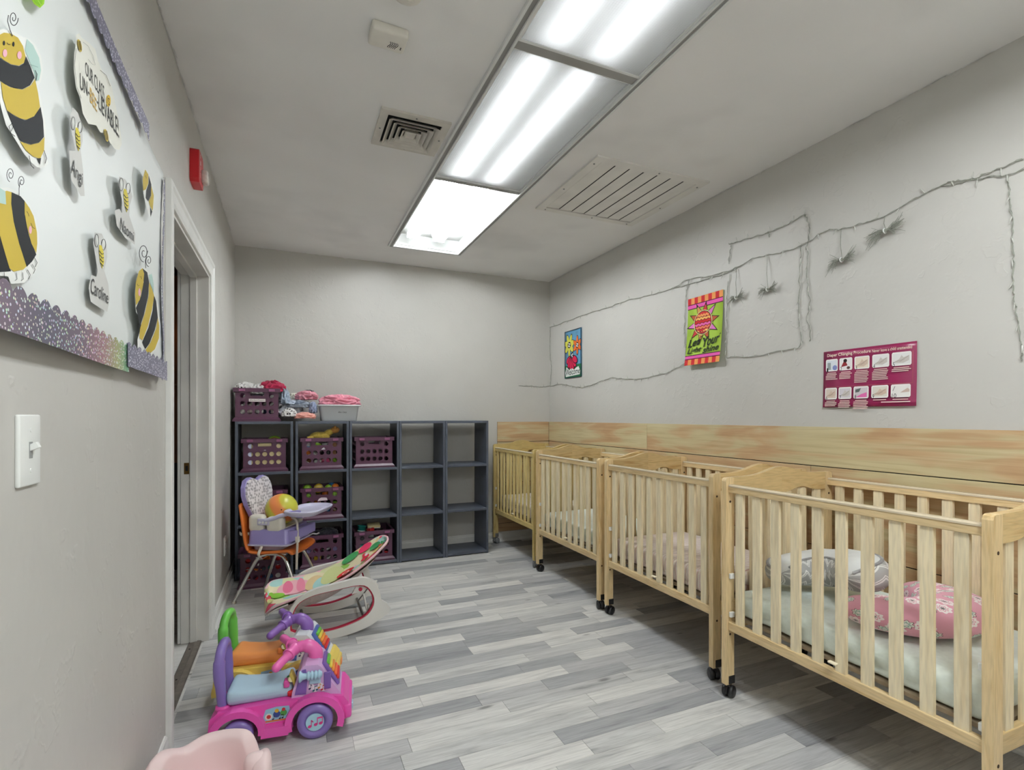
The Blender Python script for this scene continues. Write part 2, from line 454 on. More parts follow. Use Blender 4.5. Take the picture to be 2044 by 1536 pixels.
# ragged paint line where the ceiling meets the walls: short curled flakes of ceiling paint
fl = G(); rf = random.Random(3)
def flake(p, ax, sz):
    a = [(rf.uniform(-1, 1) * sz * .5 + (i - 2) * sz, rf.uniform(.001, .010)) for i in range(5)]
    for i in range(4):
        x0, d0 = a[i]; x1, d1 = a[i + 1]
        if ax == 'y':
            fl.add([(p[0], p[1] + x0, p[2]), (p[0], p[1] + x1, p[2]), (p[0] + p[3] * d1, p[1] + x1, p[2] - .0035), (p[0] + p[3] * d0, p[1] + x0, p[2] - .0035)], [(0, 1, 2, 3)])
        else:
            fl.add([(p[0] + x0, p[1], p[2]), (p[0] + x1, p[1], p[2]), (p[0] + x1, p[1] - d1, p[2] - .003), (p[0] + x0, p[1] - d0, p[2] - .003)], [(0, 1, 2, 3)])
for i in range(46): flake((XL + .001, rf.uniform(1.2, 4.3), ZC - .001, 1), 'y', rf.uniform(.008, .03))
for i in range(40): flake((XR - .001, rf.uniform(.9, 4.3), ZC - .001, -1), 'y', rf.uniform(.008, .03))
for i in range(22): flake((rf.uniform(-.3, 2.2), YB - .001, ZC - .001), 'x', rf.uniform(.008, .02))
fo = put('paint_flake', fl, M_ceil, ceiling, kind='stuff', label='ragged flakes of ceiling paint along the walls')

# ---- baseboards: flat board with a stepped top and a rounded shoe strip at the floor
def base_profile(): return [(0, 0), (.024, 0), (.024, .012), (.020, .020), (.013, .024), (.013, .066), (.009, .074), (.009, .082), (.004, .088), (0, .088)]
def baseboard(name, p0, p1, out):
    """p0 -> p1 along the wall on the floor; out = direction into the room"""
    p0 = Vector((*p0, 0)); p1 = Vector((*p1, 0)); o = Vector((*out, 0)); g = G(); pr = base_profile(); n = len(pr)
    vs = [p0 + o * a + Vector((0, 0, b)) for a, b in pr] + [p1 + o * a + Vector((0, 0, b)) for a, b in pr]
    g.add(vs, [tuple(range(n)), tuple(range(2*n - 1, n - 1, -1))] + [(i, n + i, n + (i + 1) % n, (i + 1) % n) for i in range(n)])
    return struct(name, g, M_trim)
baseboard('baseboard_left_near', (XL, YF), (XL, 2.018), (1, 0))
baseboard('baseboard_left_far', (XL, 3.124), (XL, YB - .001), (1, 0))
baseboard('baseboard_back', (XL + .03, YB), (XR - .026, YB), (0, -1))
baseboard('baseboard_right', (XR, YF), (XR, YB - .001), (-1, 0))

# ---- plywood wainscot boards on the right wall and round the corner
def ply_mat():
    m, nt, b = newmat('knotty_plywood'); L = nt.links.new
    geo = N(nt, 'ShaderNodeNewGeometry'); oi = N(nt, 'ShaderNodeObjectInfo')
    off = N(nt, 'ShaderNodeVectorMath', operation='SCALE'); off.inputs[0].default_value = (0., 13., 7.); L(oi.outputs['Random'], off.inputs['Scale'])
    xy = N(nt, 'ShaderNodeVectorMath', operation='ADD'); L(geo.outputs['Position'], xy.inputs[0]); L(off.outputs[0], xy.inputs[1])
    # fold x into y so that the grain turns the corner
    sep = N(nt, 'ShaderNodeSeparateXYZ'); L(xy.outputs[0], sep.inputs[0])
    sm = N(nt, 'ShaderNodeMath', operation='SUBTRACT'); L(sep.outputs['Y'], sm.inputs[0]); L(sep.outputs['X'], sm.inputs[1])
    cb = N(nt, 'ShaderNodeCombineXYZ'); L(sm.outputs[0], cb.inputs[0]); L(sep.outputs['Z'], cb.inputs[1])
    mp = N(nt, 'ShaderNodeMapping'); mp.inputs['Scale'].default_value = (.75, 4.2, 1); L(cb.outputs[0], mp.inputs['Vector'])
    n1 = N(nt, 'ShaderNodeTexNoise', i_Scale=2.1, i_Detail=3., i_Roughness=.45, i_Distortion=1.3); L(mp.outputs[0], n1.inputs['Vector'])
    tone = ramp(nt, [(.36, (186, 153, 115)), (.46, (193, 163, 125)), (.52, (196, 174, 136)), (.56, (196, 182, 142)), (.68, (202, 190, 152))]); L(n1.outputs['Fac'], tone.inputs[0])
    m2 = N(nt, 'ShaderNodeMapping'); m2.inputs['Scale'].default_value = (1.3, 36, 1); L(cb.outputs[0], m2.inputs['Vector'])
    n2 = N(nt, 'ShaderNodeTexNoise', i_Scale=2., i_Detail=5., i_Distortion=.6); L(m2.outputs[0], n2.inputs['Vector'])
    gr = ramp(nt, [(.32, (.80, .76, .70, 1)), (.55, (1, 1, 1, 1))]); L(n2.outputs['Fac'], gr.inputs[0])
    c = mix(nt, tone.outputs[0], gr.outputs[0], .8, 'MULTIPLY')
    L(c, b.inputs['Base Color']); b.inputs['Roughness'].default_value = .42
    return m
M_ply = ply_mat()
wains = struct('trim_1', G().box(XR - .004, XR, .0, YB - .012, .088, 1.094), M_dark)
for z0, z1, joints in ((.915, 1.098, [2.903, .35]), (.728, .911, [1.68]), (.541, .724, [3.3, .9]), (.354, .537, [2.2]), (.167, .35, [3.0, .6]), (.09, .163, [1.9])):
    ys = [0.] + sorted(joints) + [YB - .0125]
    for a, b_ in zip(ys, ys[1:]):
        put('wall_board', G().box(XR - .0125, XR - .004, a + .001, b_ - .001, z0, z1), M_ply, wains, bevel=.0012)
wains2 = struct('trim_2', G().box(1.750, XR, YB - .004, YB, .088, 1.094), M_dark)
for z0, z1 in ((.915, 1.098), (.728, .911), (.541, .724), (.354, .537), (.167, .35), (.09, .163)):
    put('wall_board', G().box(1.748, XR - .0135, YB - .0125, YB - .004, z0, z1), M_ply, wains2, bevel=.0012)

# ---- door opening: jambs, stops, casing, strike plate, threshold
door = tag(bpy.data.objects.new('door_1', None), kind='structure'); COL.objects.link(door)
jt = .018
put('jamb', G().box(XL - TH - .002, XL + .001, DY1 - jt, DY1 + .001, 0, DZ), M_jamb, door)
put('jamb', G().box(XL - TH - .002, XL + .001, DY0 - .001, DY0 + jt, 0, DZ), M_jamb, door)
put('head_jamb', G().box(XL - TH - .002, XL + .001, DY0 + jt, DY1 - jt, DZ - jt, DZ + .001), M_jamb, door)
sx0, sx1 = XL - .082, XL - .050
put('door_stop', G().box(sx0, sx1, DY1 - jt - .012, DY1 - jt, 0.004, DZ - jt), M_jamb, door, bevel=.003)
put('door_stop', G().box(sx0, sx1, DY0 + jt, DY0 + jt + .012, 0.004, DZ - jt), M_jamb, door, bevel=.003)
put('head_stop', G().box(sx0, sx1, DY0 + jt, DY1 - jt, DZ - jt - .012, DZ - jt), M_jamb, door, bevel=.003)
def casing_v(y0, y1, z1, flip):
    pr = [(0, 0), (.010, 0), (.014, .012), (.014, .046), (.019, .054), (.019, .068), (.016, .072), (0, .072)]
    g = G(); vs = []
    for z, mit in ((0, 0), (z1, 1)):
        for a, b in pr:
            yy = y0 - b if not flip else y0 + b
            vs.append((XL + a, yy, z + (b if mit else 0)))
    n = len(pr); g.add(vs, [tuple(range(n)), tuple(range(2*n - 1, n - 1, -1))] + [(i, n + i, n + (i + 1) % n, (i + 1) % n) for i in range(n)])
    return g, pr
cz = DZ - .004
put('casing', casing_v(DY0 + .003, 0, cz, False)[0], M_trim, door)
put('casing', casing_v(DY1 - .003, 0, cz, True)[0], M_trim, door)
pr = casing_v(0, 0, 0, False)[1]; g = G(); n = len(pr)
vs = [(XL + a, DY0 + .003 - b, cz + b) for a, b in pr] + [(XL + a, DY1 - .003 + b, cz + b) for a, b in pr]
g.add(vs, [tuple(range(n)), tuple(range(2*n - 1, n - 1, -1))] + [(i, n + i, n + (i + 1) % n, (i + 1) % n) for i in range(n)])
put('head_casing', g, M_trim, door)
# casing on the hallway side, seen on edge through the opening
for yy in (DY0 - .06, DY1 - .012):
    put('outer_casing', G().box(XL - TH - .018, XL - TH - .002, yy, yy + .072, 0, DZ + .05), M_trim, door, bevel=.003)
M_brass = plain('aged_brass', (120, 92, 48), .35, metal=1., var=.15)
sp = put('strike_plate', G().box(XL - .108, XL - .086, DY1 - jt - .002, DY1 - jt + .0005, .855, .912), M_brass, door, bevel=.001, label='aged brass strike plate')
put('latch_hole', G().box(XL - .102, XL - .091, DY1 - jt - .0025, DY1 - jt - .0015, .871, .897), M_dark, sp)
thr = tag(put('trim_3', G().prism([(XL - .088, 0), (XL - .030, 0), (XL - .034, .006), (XL - .056, .008), (XL - .058, .005), (XL - .084, .005)], DY0 + jt + .001, DY1 - jt - .001, 'y'),
    plain('bronze_floor_strip', (112, 104, 96), .5, metal=.3, var=.15, scale=40)), kind='structure')
for yy in (2.3, 2.62, 2.94): put('screw', G().cyl((XL - .07, yy, .004), (XL - .07, yy, .0062), .004, n=10), M_dark, thr)

# ---- what shows of the hallway beyond the door
M_hall = plain('hall_brown_panel', (120, 74, 40), .5, var=.2, scale=3)
hall = tag(bpy.data.objects.new('wall_hall', None), kind='structure'); COL.objects.link(hall)
put('hall_floor', G().box(-1.5, XL - .02, 1.6, 4.8, -.08, -.0035), M_floor, hall)
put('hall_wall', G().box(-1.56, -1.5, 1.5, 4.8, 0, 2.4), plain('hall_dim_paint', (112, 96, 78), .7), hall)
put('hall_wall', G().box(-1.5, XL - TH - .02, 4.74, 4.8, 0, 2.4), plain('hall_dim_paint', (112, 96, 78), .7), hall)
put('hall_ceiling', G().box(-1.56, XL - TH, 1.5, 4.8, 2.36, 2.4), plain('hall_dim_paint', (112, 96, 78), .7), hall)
hp = thing('tall_cupboard', 'brown wooden cupboard in the hallway seen through the door opening', 'cupboard', (-.72, 4.55, 0))
put('body', G().box(-.55, .18, -.03, .15, .80, 2.2), wood('cupboard_wood', (150, 96, 52), (104, 62, 32), 'z', 1), hp, bevel=.004)
put('shelf_line', G().box(-.55, .18, -.04, -.028, 1.38, 1.39), plain('cupboard_edge', (170, 120, 70), .5), hp)
put('knob', G().ball((.10, -.04, 1.22), .012, 12, 8), M_brass, hp)
put('plinth', G().box(-.55, .18, -.02, .15, 0, .80), plastic('cupboard_black', (16, 15, 16), .4), hp, bevel=.004)
lmp = thing('hall_lamp', 'small copper wall lamp glowing warm in the hallway beyond the door', 'lamp', (-.66, 4.41, 1.86))
cop = plain('copper', (196, 110, 52), .25, metal=1., var=.05)
put('arm', G().tube([(0, .10, -.10), (0, .02, -.10), (0, 0, -.04)], .008, 8), cop, lmp)
put('shade', G().lathe([(.020, -.05), (.05, 0), (.055, .03), (.045, .05), (.02, .06)], 16), cop, lmp)
gl, nt, b = newmat('warm_bulb'); b.inputs['Emission Color'].default_value = (1, .55, .2, 1); b.inputs['Emission Strength'].default_value = 12
put('bulb', G().ball((0, -.02, -.055), .022, 12, 8), gl, lmp)

# ================================================================== CEILING FIXTURES
M_fix = plain('fixture_white_enamel', (222, 224, 222), .35, var=.03, scale=6)
M_fixgrey = plain('fixture_grey_frame', (150, 149, 146), .4, var=.05, scale=6)
light = thing('ceiling_light', 'long recessed fluorescent ceiling light with two lens panels and one uncovered end', 'ceiling light', (0, 0, ZC))
hz = .085
hg = G()
hg.box(LX0, LX1, LY0, LY1, hz, hz + .01); hg.box(LX0, LX0 + .008, LY0, LY1, 0, hz); hg.box(LX1 - .008, LX1, LY0, LY1, 0, hz)
hg.box(LX0, LX1, LY0, LY0 + .008, 0, hz); hg.box(LX0, LX1, LY1 - .008, LY1, 0, hz)
put('housing', hg, M_fix, light)
# stepped flange round the opening, mitred frame
def frame(x0, x1, y0, y1, w, z0, z1, name, mat, parent, bevel=None):
    o = [(x0, y0), (x1, y0), (x1, y1), (x0, y1)]; i = [(x0 + w, y0 + w), (x1 - w, y0 + w), (x1 - w, y1 - w), (x0 + w, y1 - w)]
    return put(name, G().ring(o, i, z0, z1, 'z'), mat, parent, bevel=bevel)
frame(.677, 1.252, LY0 - .03, 3.925, .010, -.014, 0, 'outer_rim', M_fix, light, .002)
frame(.687, 1.242, LY0 - .02, 3.915, .020, -.010, 0, 'flange', M_fixgrey, light)
frame(.705, 1.224, LY0, 3.893, .008, -.018, .006, 'inner_rim', M_fix, light, .002)
# cross bars between the lens panels
cross = [(.46, .50), (1.598, 1.640), (2.695, 2.715)]
for a, b_ in cross: put('cross_bar', G().box(.712, 1.217, a, b_, -.012, .012), M_fixgrey, light, bevel=.003)
# lens panels
def lens_mat():
    m, nt, b = newmat('prismatic_acrylic_lens'); L = nt.links.new
    nt.nodes.remove(b); out = nt.nodes['Material Output']
    geo = N(nt, 'ShaderNodeNewGeometry')
    ck = N(nt, 'ShaderNodeTexVoronoi', i_Scale=115., i_Randomness=0.); L(geo.outputs['Position'], ck.inputs['Vector'])
    bp = N(nt, 'ShaderNodeBump', i_Strength=.5, i_Distance=.002); L(ck.outputs['Distance'], bp.inputs['Height'])
    pr = ramp(nt, [(.1, (LENS_T * 1.12,) * 3 + (1,)), (.6, (LENS_T * .86,) * 3 + (1,))]); L(ck.outputs['Distance'], pr.inputs[0])
    tr = N(nt, 'ShaderNodeBsdfTranslucent'); L(pr.outputs[0], tr.inputs[0])
    df = N(nt, 'ShaderNodeBsdfDiffuse'); df.inputs[0].default_value = (.28, .285, .28, 1)
    gs = N(nt, 'ShaderNodeBsdfGlossy'); gs.inputs[0].default_value = (.05, .05, .05, 1); gs.inputs['Roughness'].default_value = .3
    for n in (df, gs): L(bp.outputs[0], n.inputs['Normal'])
    a1 = N(nt, 'ShaderNodeAddShader'); a2 = N(nt, 'ShaderNodeAddShader')
    L(tr.outputs[0], a1.inputs[0]); L(df.outputs[0], a1.inputs[1]); L(a1.outputs[0], a2.inputs[0]); L(gs.outputs[0], a2.inputs[1])
    L(a2.outputs[0], out.inputs[0])
    return m
M_lens = lens_mat()
for a, b_, dz in ((.50, 1.60, -.004), (1.638, 2.697, .002)):
    put('lens_panel', G().add([(.713, a, dz), (1.216, a, dz), (1.216, b_, dz - (.004 if a < 1 else 0)), (.713, b_, dz - (.004 if a < 1 else 0))], [(0, 3, 2, 1)]), M_lens, light)
    frame(.711, 1.218, a, b_, .010, dz - .008, dz + .004, 'lens_frame', M_fix, light, .001)
# fluorescent tubes in pairs, with holders and ballast covers
def tube_mat(name, s):
    m, nt, b = newmat(name); b.inputs['Base Color'].default_value = (1, 1, 1, 1)
    b.inputs['Emission Color'].default_value = (.935, .975, 1, 1); b.inputs['Emission Strength'].default_value = s
    return m
tm, tm_end = tube_mat('fluorescent_tube', TUBE_L), tube_mat('dimmed_fluorescent_tube', TUBE_END)
for (a, b_) in ((-.56, .47), (.56, 1.58), (1.66, 2.66), (2.76, 3.762)):  # nearest section, out of view, is left bare to brighten the near room
    for k, x in enumerate((.805, .862, .999, 1.056)):
        tb = put('fluorescent_tube', G().cyl((x, a, .035), (x, b_, .035), .0125, n=10), tm_end if a > 2.7 else tm, light)
    for xc in (.8335, 1.0275):
        put('ballast_cover', G().prism([(xc - .055, hz), (xc - .045, .052), (xc + .045, .052), (xc + .055, hz)], a - .02, b_ + .02, 'y'), M_fix, light)
        for yy in (a - .012, b_ + .001):
            put('tube_holder', G().box(xc - .045, xc + .045, yy, yy + .011, .018, .054), M_fix, light, bevel=.003)

# ---- square air diffuser
M_vent = plain('vent_off_white', (206, 202, 193), .5, var=.06, scale=20)
vent = thing('air_vent', 'square ceiling air vent with nested slanted louvres, left of the light', 'vent', (.503, 2.332, ZC))
o = .152
put('duct_shade_plate', G().box(-.12, .12, -.12, .12, -.003, -.001), M_dark, vent)  # black plate stands in for the shaded duct above the louvres
put('frame', G().ring([(-o,-o),(o,-o),(o,o),(-o,o)], [(-.118,-.118),(.118,-.118),(.118,.118),(-.118,.118)], -.010, 0, 'z'), M_vent, vent, bevel=.003)
for k, (r0, r1) in enumerate(((.112, .094), (.089, .071), (.066, .048), (.043, .028))):
    vs = []
    for (rr, zz) in ((r1, -.005), (r0, -.024), (r0 - .002, -.024), (r1 - .003, -.005)):
        vs += [(-rr, -rr, zz), (rr, -rr, zz), (rr, rr, zz), (-rr, rr, zz)]
    fs = [(4*i + j, 4*i + (j+1) % 4, 4*((i+1) % 4) + (j+1) % 4, 4*((i+1) % 4) + j) for i in range(4) for j in range(4)]
    put('louvre', G().add(vs, fs), M_vent, vent)
put('centre_plate', G().add([(-.026,-.026,-.012),(.026,-.026,-.012),(.026,.026,-.012),(-.026,.026,-.012),(-.018,-.018,-.02),(.018,-.018,-.02),(.018,.018,-.02),(-.018,.018,-.02)],
    [(4,7,6,5),(0,4,5,1),(1,5,6,2),(2,6,7,3),(3,7,4,0)]), M_vent, vent)
for sx, sy in ((-1, 0), (1, 0), (0, -1), (0, 1)): put('screw', G().cyl((sx*.135, sy*.135, -.012), (sx*.135, sy*.135, -.0095), .004, n=8), M_metal, vent)

# ---- slatted return grille
M_grille = plain('grille_cream', (224, 222, 216), .5, var=.05, scale=8)
gr = thing('return_grille', 'large square ceiling return grille of long flat slats near the right wall', 'vent', (1.758, 2.51, ZC))
hx, hy = .362, .352
put('duct_shade_plate', G().box(-.31, .31, -.305, .305, -.003, -.001), M_dark, gr)  # black sheet paints the duct's shade behind the slats
put('frame', G().ring([(-hx,-hy),(hx,-hy),(hx,hy),(-hx,hy)], [(-.312,-.306),(.312,-.306),(.312,.306),(-.312,.306)], -.010, 0, 'z'), M_grille, gr, bevel=.003)
ns = 7; sw = .624 / ns
for i in range(ns):
    x0 = -.312 + i * sw
    put('slat', G().prism([(x0 + .003, -.008), (x0 + sw - .001, -.004), (x0 + sw - .001, -.003), (x0 + .003, -.006)], -.306, .300, 'y'), M_grille, gr)
for sx, sy in ((-1, .1), (1, .1), (-1, -.85), (1, -.85), (.1, -1), (.1, 1), (-.9, 1), (.9, 1)): put('screw', G().cyl((sx*.338, sy*.33, -.0125), (sx*.338, sy*.33, -.0095), .005, n=8), M_metal, gr)

# ---- carbon-monoxide style alarm and round detector
M_alarm = plain('aged_white_plastic', (226, 222, 212), .4, var=.02)
al = thing('alarm_box', 'rounded rectangular off-white alarm box on the ceiling with wavy slots', 'alarm', (.305, 1.757, ZC), (0, 0, R(2)))
put('body', G().rbox((0, 0, -.014), (.061, .046, .016), .010, 3), M_alarm, al)
for i in range(5):
    pts = [(.006 + i*.006 + .004*math.sin(t*PI*1.6), -.004 + .03*t, -.0302) for t in [k/6 for k in range(7)]]
    put('slot', G().tube(pts, .001, 6), M_dark, al)
for yy in (.012, .019): put('indicator', G().cyl((.045, yy, -.0315), (.045, yy, -.029), .0022, n=8), M_dark, al)
rd = thing('smoke_detector', 'round off-white smoke detector on the ceiling at the top edge of the photo', 'smoke detector', (.325, 1.545, ZC))
put('body', G().lathe([(.05, 0), (.05, -.012), (.044, -.024), (.03, -.032), (.001, -.034)], 28), M_alarm, rd)
put('button', G().cyl((.012, .01, -.0335), (.012, .01, -.0365), .008, n=14), M_alarm, rd)

# ================================================================== CRIBS
WA = dict(c1=(224, 198, 151), c2=(206, 174, 122))
W_z = wood('crib_pine_upright', WA['c1'], WA['c2'], 'z', 1.3, .4)
W_y = wood('crib_pine_rail', WA['c1'], WA['c2'], 'y', 1.3, .4)
W_x = wood('crib_pine_end', (214, 186, 134), (186, 148, 92), 'x', 1.3, .4)
W_s = wood('crib_pine_slat', (236, 221, 186), (224, 204, 164), 'z', 1.0, .42, objvar=.06)
Y_z = wood('crib_yellow_upright', (214, 190, 126), (194, 164, 96), 'z', 1.3, .4)
Y_y = wood('crib_yellow_rail', (214, 190, 126), (194, 164, 96), 'y', 1.3, .4)
Y_x = wood('crib_yellow_end', (210, 184, 120), (188, 156, 90), 'x', 1.3, .4)
Y_s = wood('crib_yellow_slat', (222, 202, 142), (208, 182, 118), 'z', 1.0, .42, objvar=.06)
M_teeth = plastic('clear_teething_rail', (208, 194, 168), .15)
M_grey_wheel = plastic('grey_wheel', (120, 122, 124), .35)
M_slatdark = plain('screw_hole', (58, 40, 24), .8)

def slat_geo(w, h, t, face):
    """flat slat with rounded top corners; face = axis across the slat"""
    r = w * .34
    poly = [(-w/2, 0), (w/2, 0), (w/2, h - r)] + [(w/2 - r + r*math.cos(R(a)), h - r + r*math.sin(R(a))) for a in (30, 60, 90)] + \
           [(-w/2 + r + r*math.cos(R(a)), h - r + r*math.sin(R(a))) for a in (90, 120, 150)] + [(-w/2, h - r)]
    return G().prism(poly, -t/2, t/2, 'x' if face == 'y' else 'y')

def caster(root, x, y, mat, turn):
    c = put('caster', G().box(-.004, .004, -.012, .012, .040, .052).tube([(0, 0, .045), (0, 0, .075)], .005, 8), M_black if mat is M_black else M_metal, root, (x, y, 0), (0, 0, turn))
    for s in (-1, 1):
        put('wheel', G().lathe([(.006, -.010), (.020, -.010), (.0245, -.006), (.0245, .006), (.020, .010), (.006, .010)], 20,
            Matrix.Translation((.010, s * .012, .0245)) @ Matrix.Rotation(R(90), 4, 'X')), mat, c)
    put('hood', G().prism([(.010 + .028*math.cos(R(a)), .0245 + .028*math.sin(R(a))) for a in range(20, 200, 15)] + [(.010 + .022*math.cos(R(a)), .0245 + .022*math.sin(R(a))) for a in range(195, 15, -15)], -.003, .003, 'y'), mat, c)
    return c

def crib(X0, Y0, Ln, Wd, ns, sw, mats, wheel, label, top=.8975):
    mz, my, mx, ms = mats
    r = thing('crib', label, 'crib', (X0, Y0, 0), group='wooden cribs along the right wall')
    et = .024; pw = .044
    slat_f = slat_geo(sw, .842 - .312, .013, 'y').mesh('slat'); slat_f.materials.append(ms)
    for ye in (0, Ln - et):
        for xe, sg in ((0, 1), (Wd - pw, -1)):
            rr = .014
            prof = [(xe, .058), (xe + pw, .058), (xe + pw, top)]
            prof = [(xe, .058), (xe + pw, .058)] + ([(xe + pw, top), (xe + rr, top), (xe + rr*.3, top - rr*.3), (xe, top - rr)] if sg > 0 else [(xe + pw, top - rr), (xe + pw - rr*.3, top - rr*.3), (xe + pw - rr, top), (xe, top)])
            p = put('post', G().prism(prof, ye, ye + et, 'y'), mz, r, bevel=.002)
            put('bolt_hole', G().cyl((xe + pw*.5, ye - .0005, .80), (xe + pw*.5, ye + .003, .80), .005, n=10), M_slatdark, p)
            put('bolt_hole', G().cyl((xe + pw*.5, ye - .0005, .262), (xe + pw*.5, ye + .003, .262), .005, n=10), M_slatdark, p)
            put('caster_plate', G().box(xe + .014, xe + .046 if sg > 0 else xe + .044, ye - .002, ye + .001, .060, .092), M_black if wheel is M_black else M_metal, p)
            caster(r, xe + pw/2, ye + et/2, wheel, R(20 if ye else 70))
        # arched top rail of the end
        tp = []; bt = []
        K = 18
        for i in range(K + 1):
            t = i / K; x = pw + (Wd - 2*pw) * t
            b = math.exp(-((t - .5) / .20) ** 2)
            tp.append((x, top + .034 * b - .001 * 0)); bt.append((x, top - .076 + .020 * math.exp(-((abs(t - .5) - .22) / .10) ** 2)))
        for half in (0, 1):
            a = slice(0, K//2 + 1) if not half else slice(K//2, K + 1)
            put('end_top_rail', G().prism(bt[a] + tp[a][::-1], ye + .001, ye + et - .001, 'y'), mx, r, bevel=.002)
        put('end_bottom_rail', G().box(pw, Wd - pw, ye + .002, ye + et - .002, .282, .335), mx, r, bevel=.002)
        es = slat_geo(.040, .5, .013, 'x').mesh('end_slat'); es.materials.append(ms)
        ne = 6
        for i in range(ne):
            x = pw + (Wd - 2*pw) * (i + .5) / ne
            put('end_slat', es, None, r, (x, ye + et/2, .333))
    for xs in (.010, Wd - .034):
        put('top_rail', G().box(xs, xs + .024, et, Ln - et, .838, .866), my, r, bevel=.002)
        put('teething_rail', G().prism([(xs - .0015, .862), (xs + .0255, .862), (xs + .0255, .867), (xs + .020, .871), (xs + .004, .871), (xs - .0015, .867)], et + .004, Ln - et - .004, 'y'), M_teeth, r)
        put('bottom_rail', G().box(xs, xs + .024, et, Ln - et, .280, .316), my, r, bevel=.003)
        for i in range(ns):
            yy = et + (Ln - 2*et) * (i + .62) / (ns + .24)
            put('slat', slat_f, None, r, (xs + .012, yy, .312))
    put('mattress_board', G().box(.040, Wd - .040, et + .004, Ln - et - .004, .326, .338), plain('mattress_board', (150, 134, 112), .6), r)
    for (yy, zz) in ((Ln - et - .014, .500), (Ln - et - .014, .345), (et + .002, .345), (et + .002, .500)):
        put('hook_block', G().box(.012, .034, yy, yy + .012, zz - .011, zz + .011), M_white, r, bevel=.003)
    put('release_tab', G().rbox((.0, Ln * .47, .345), (.008, .014, .0035), .003, 2), plastic('cream_tab', (236, 224, 196), .4), r)
    return r
pine = (W_z, W_y, W_x, W_s); yel = (Y_z, Y_y, Y_x, Y_s)
CR = [(1.620, .702, .884, .640), (1.675, 1.687, .833, .590), (1.675, 2.580, .842, .590), (1.690, 3.492, .850, .560)]
crib(*CR[0], 10, .034, pine, M_black, 'pine crib nearest the camera holding two curved nursing pillows')
crib(*CR[1], 10, .034, pine, M_black, 'pine crib with the pink striped mattress, second nearest the camera')
crib(*CR[2], 10, .034, pine, M_black, 'pine crib with a pale mint mattress, third from the camera')
crib(*CR[3], 11, .020, yel, M_grey_wheel, 'yellowish crib with thin slats in the corner against the back wall')

# ---- mattresses
def striped(name, c1, c2, axis, freq, wob=.0):
    m, nt, b = newmat(name); L = nt.links.new
    tc = N(nt, 'ShaderNodeTexCoord'); nz = N(nt, 'ShaderNodeTexNoise', i_Scale=9., i_Detail=2.); L(tc.outputs['Object'], nz.inputs['Vector'])
    wv = N(nt, 'ShaderNodeTexWave', bands_direction=axis, i_Scale=freq, i_Distortion=wob); L(tc.outputs['Object'], wv.inputs['Vector'])
    r = ramp(nt, [(.0, c2), (.18, c1), (.8, c1), (1, c1)]); L(wv.outputs['Fac'], r.inputs[0]); L(r.outputs[0], b.inputs['Base Color'])
    b.inputs['Roughness'].default_value = .9; b.inputs['Specular IOR Level'].default_value = .15
    bp = N(nt, 'ShaderNodeBump', i_Strength=.5, i_Distance=.003); L(wv.outputs['Fac'], bp.inputs['Height']); L(bp.outputs[0], b.inputs['Normal'])
    return m
def dotted(name, base, dots, scale, size=.25):
    m, nt, b = newmat(name); L = nt.links.new
    tc = N(nt, 'ShaderNodeTexCoord'); vo = N(nt, 'ShaderNodeTexVoronoi', i_Scale=scale, i_Randomness=.9); L(tc.outputs['Object'], vo.inputs['Vector'])
    r = ramp(nt, [(0, dots), (size, dots), (size + .05, base), (1, base)]); L(vo.outputs['Distance'], r.inputs[0]); L(r.outputs[0], b.inputs['Base Color'])
    b.inputs['Roughness'].default_value = .9; b.inputs['Specular IOR Level'].default_value = .15
    return m
M_mint = fabric('mint_sheet', (236, 246, 240), .04, .2)
M_mint2 = fabric('pale_mint_sheet', (238, 246, 239), .04, .2)
M_pinkst = striped('pink_striped_sheet', (246, 238, 233), (216, 184, 184), 'Y', 17., 1.6)
M_spot = dotted('spotted_white_sheet', (246, 238, 230), (150, 130, 126), 26., .14)
def mattress(i, mat, label, h=.095, tilt=0, seed=0):
    X0, Y0, Ln, Wd = CR[i]
    hx, hy, hz = (Wd - .085) / 2, (Ln - .075) / 2, h / 2
    def wr(p, n):
        # tight sheet: gathered folds along the lower sides, puckers at the corners
        side = 1 - abs(n.z)
        low = smoothstep(.3, -.9, p.z / hz)
        q = Vector(((p.x - p.y) * 4, p.y * 19 + p.x * 19 + p.z * 12, p.z * 7 + seed))
        f = noise.noise(q) * .022 * side * low
        f += noise.noise(Vector((p.x * 5, p.y * 5, seed + 3.))) * .004
        crown = .010 * (1 - (p.x / hx) ** 2) * (1 - (p.y / hy) ** 2) if n.z > .3 else 0
        return Vector((p.x, p.y, p.z + crown)) + n * f - Vector((n.x, n.y, 0)) * .010 * low * side
    o = put('crib_mattress', G().rbox((0, 0, 0), (hx, hy, hz), .026, 84, wr), mat, None, (X0 + Wd / 2, Y0 + Ln / 2, .342 + hz), (tilt, 0, 0))
    tag(o, label, 'mattress', 'crib mattresses')
    return o
mattress(0, M_mint, 'mint green fitted mattress under the two nursing pillows', .098, 0, 1)
mattress(1, M_pinkst, 'white mattress with thin pink wavy stripes in the second nearest crib', .105, 0, 2)
mattress(2, M_mint2, 'plain pale mint mattress in the third crib from the camera', .10, 0, 3)
mattress(3, M_spot, 'white mattress with small dark specks in the corner crib', .10, 0, 4)

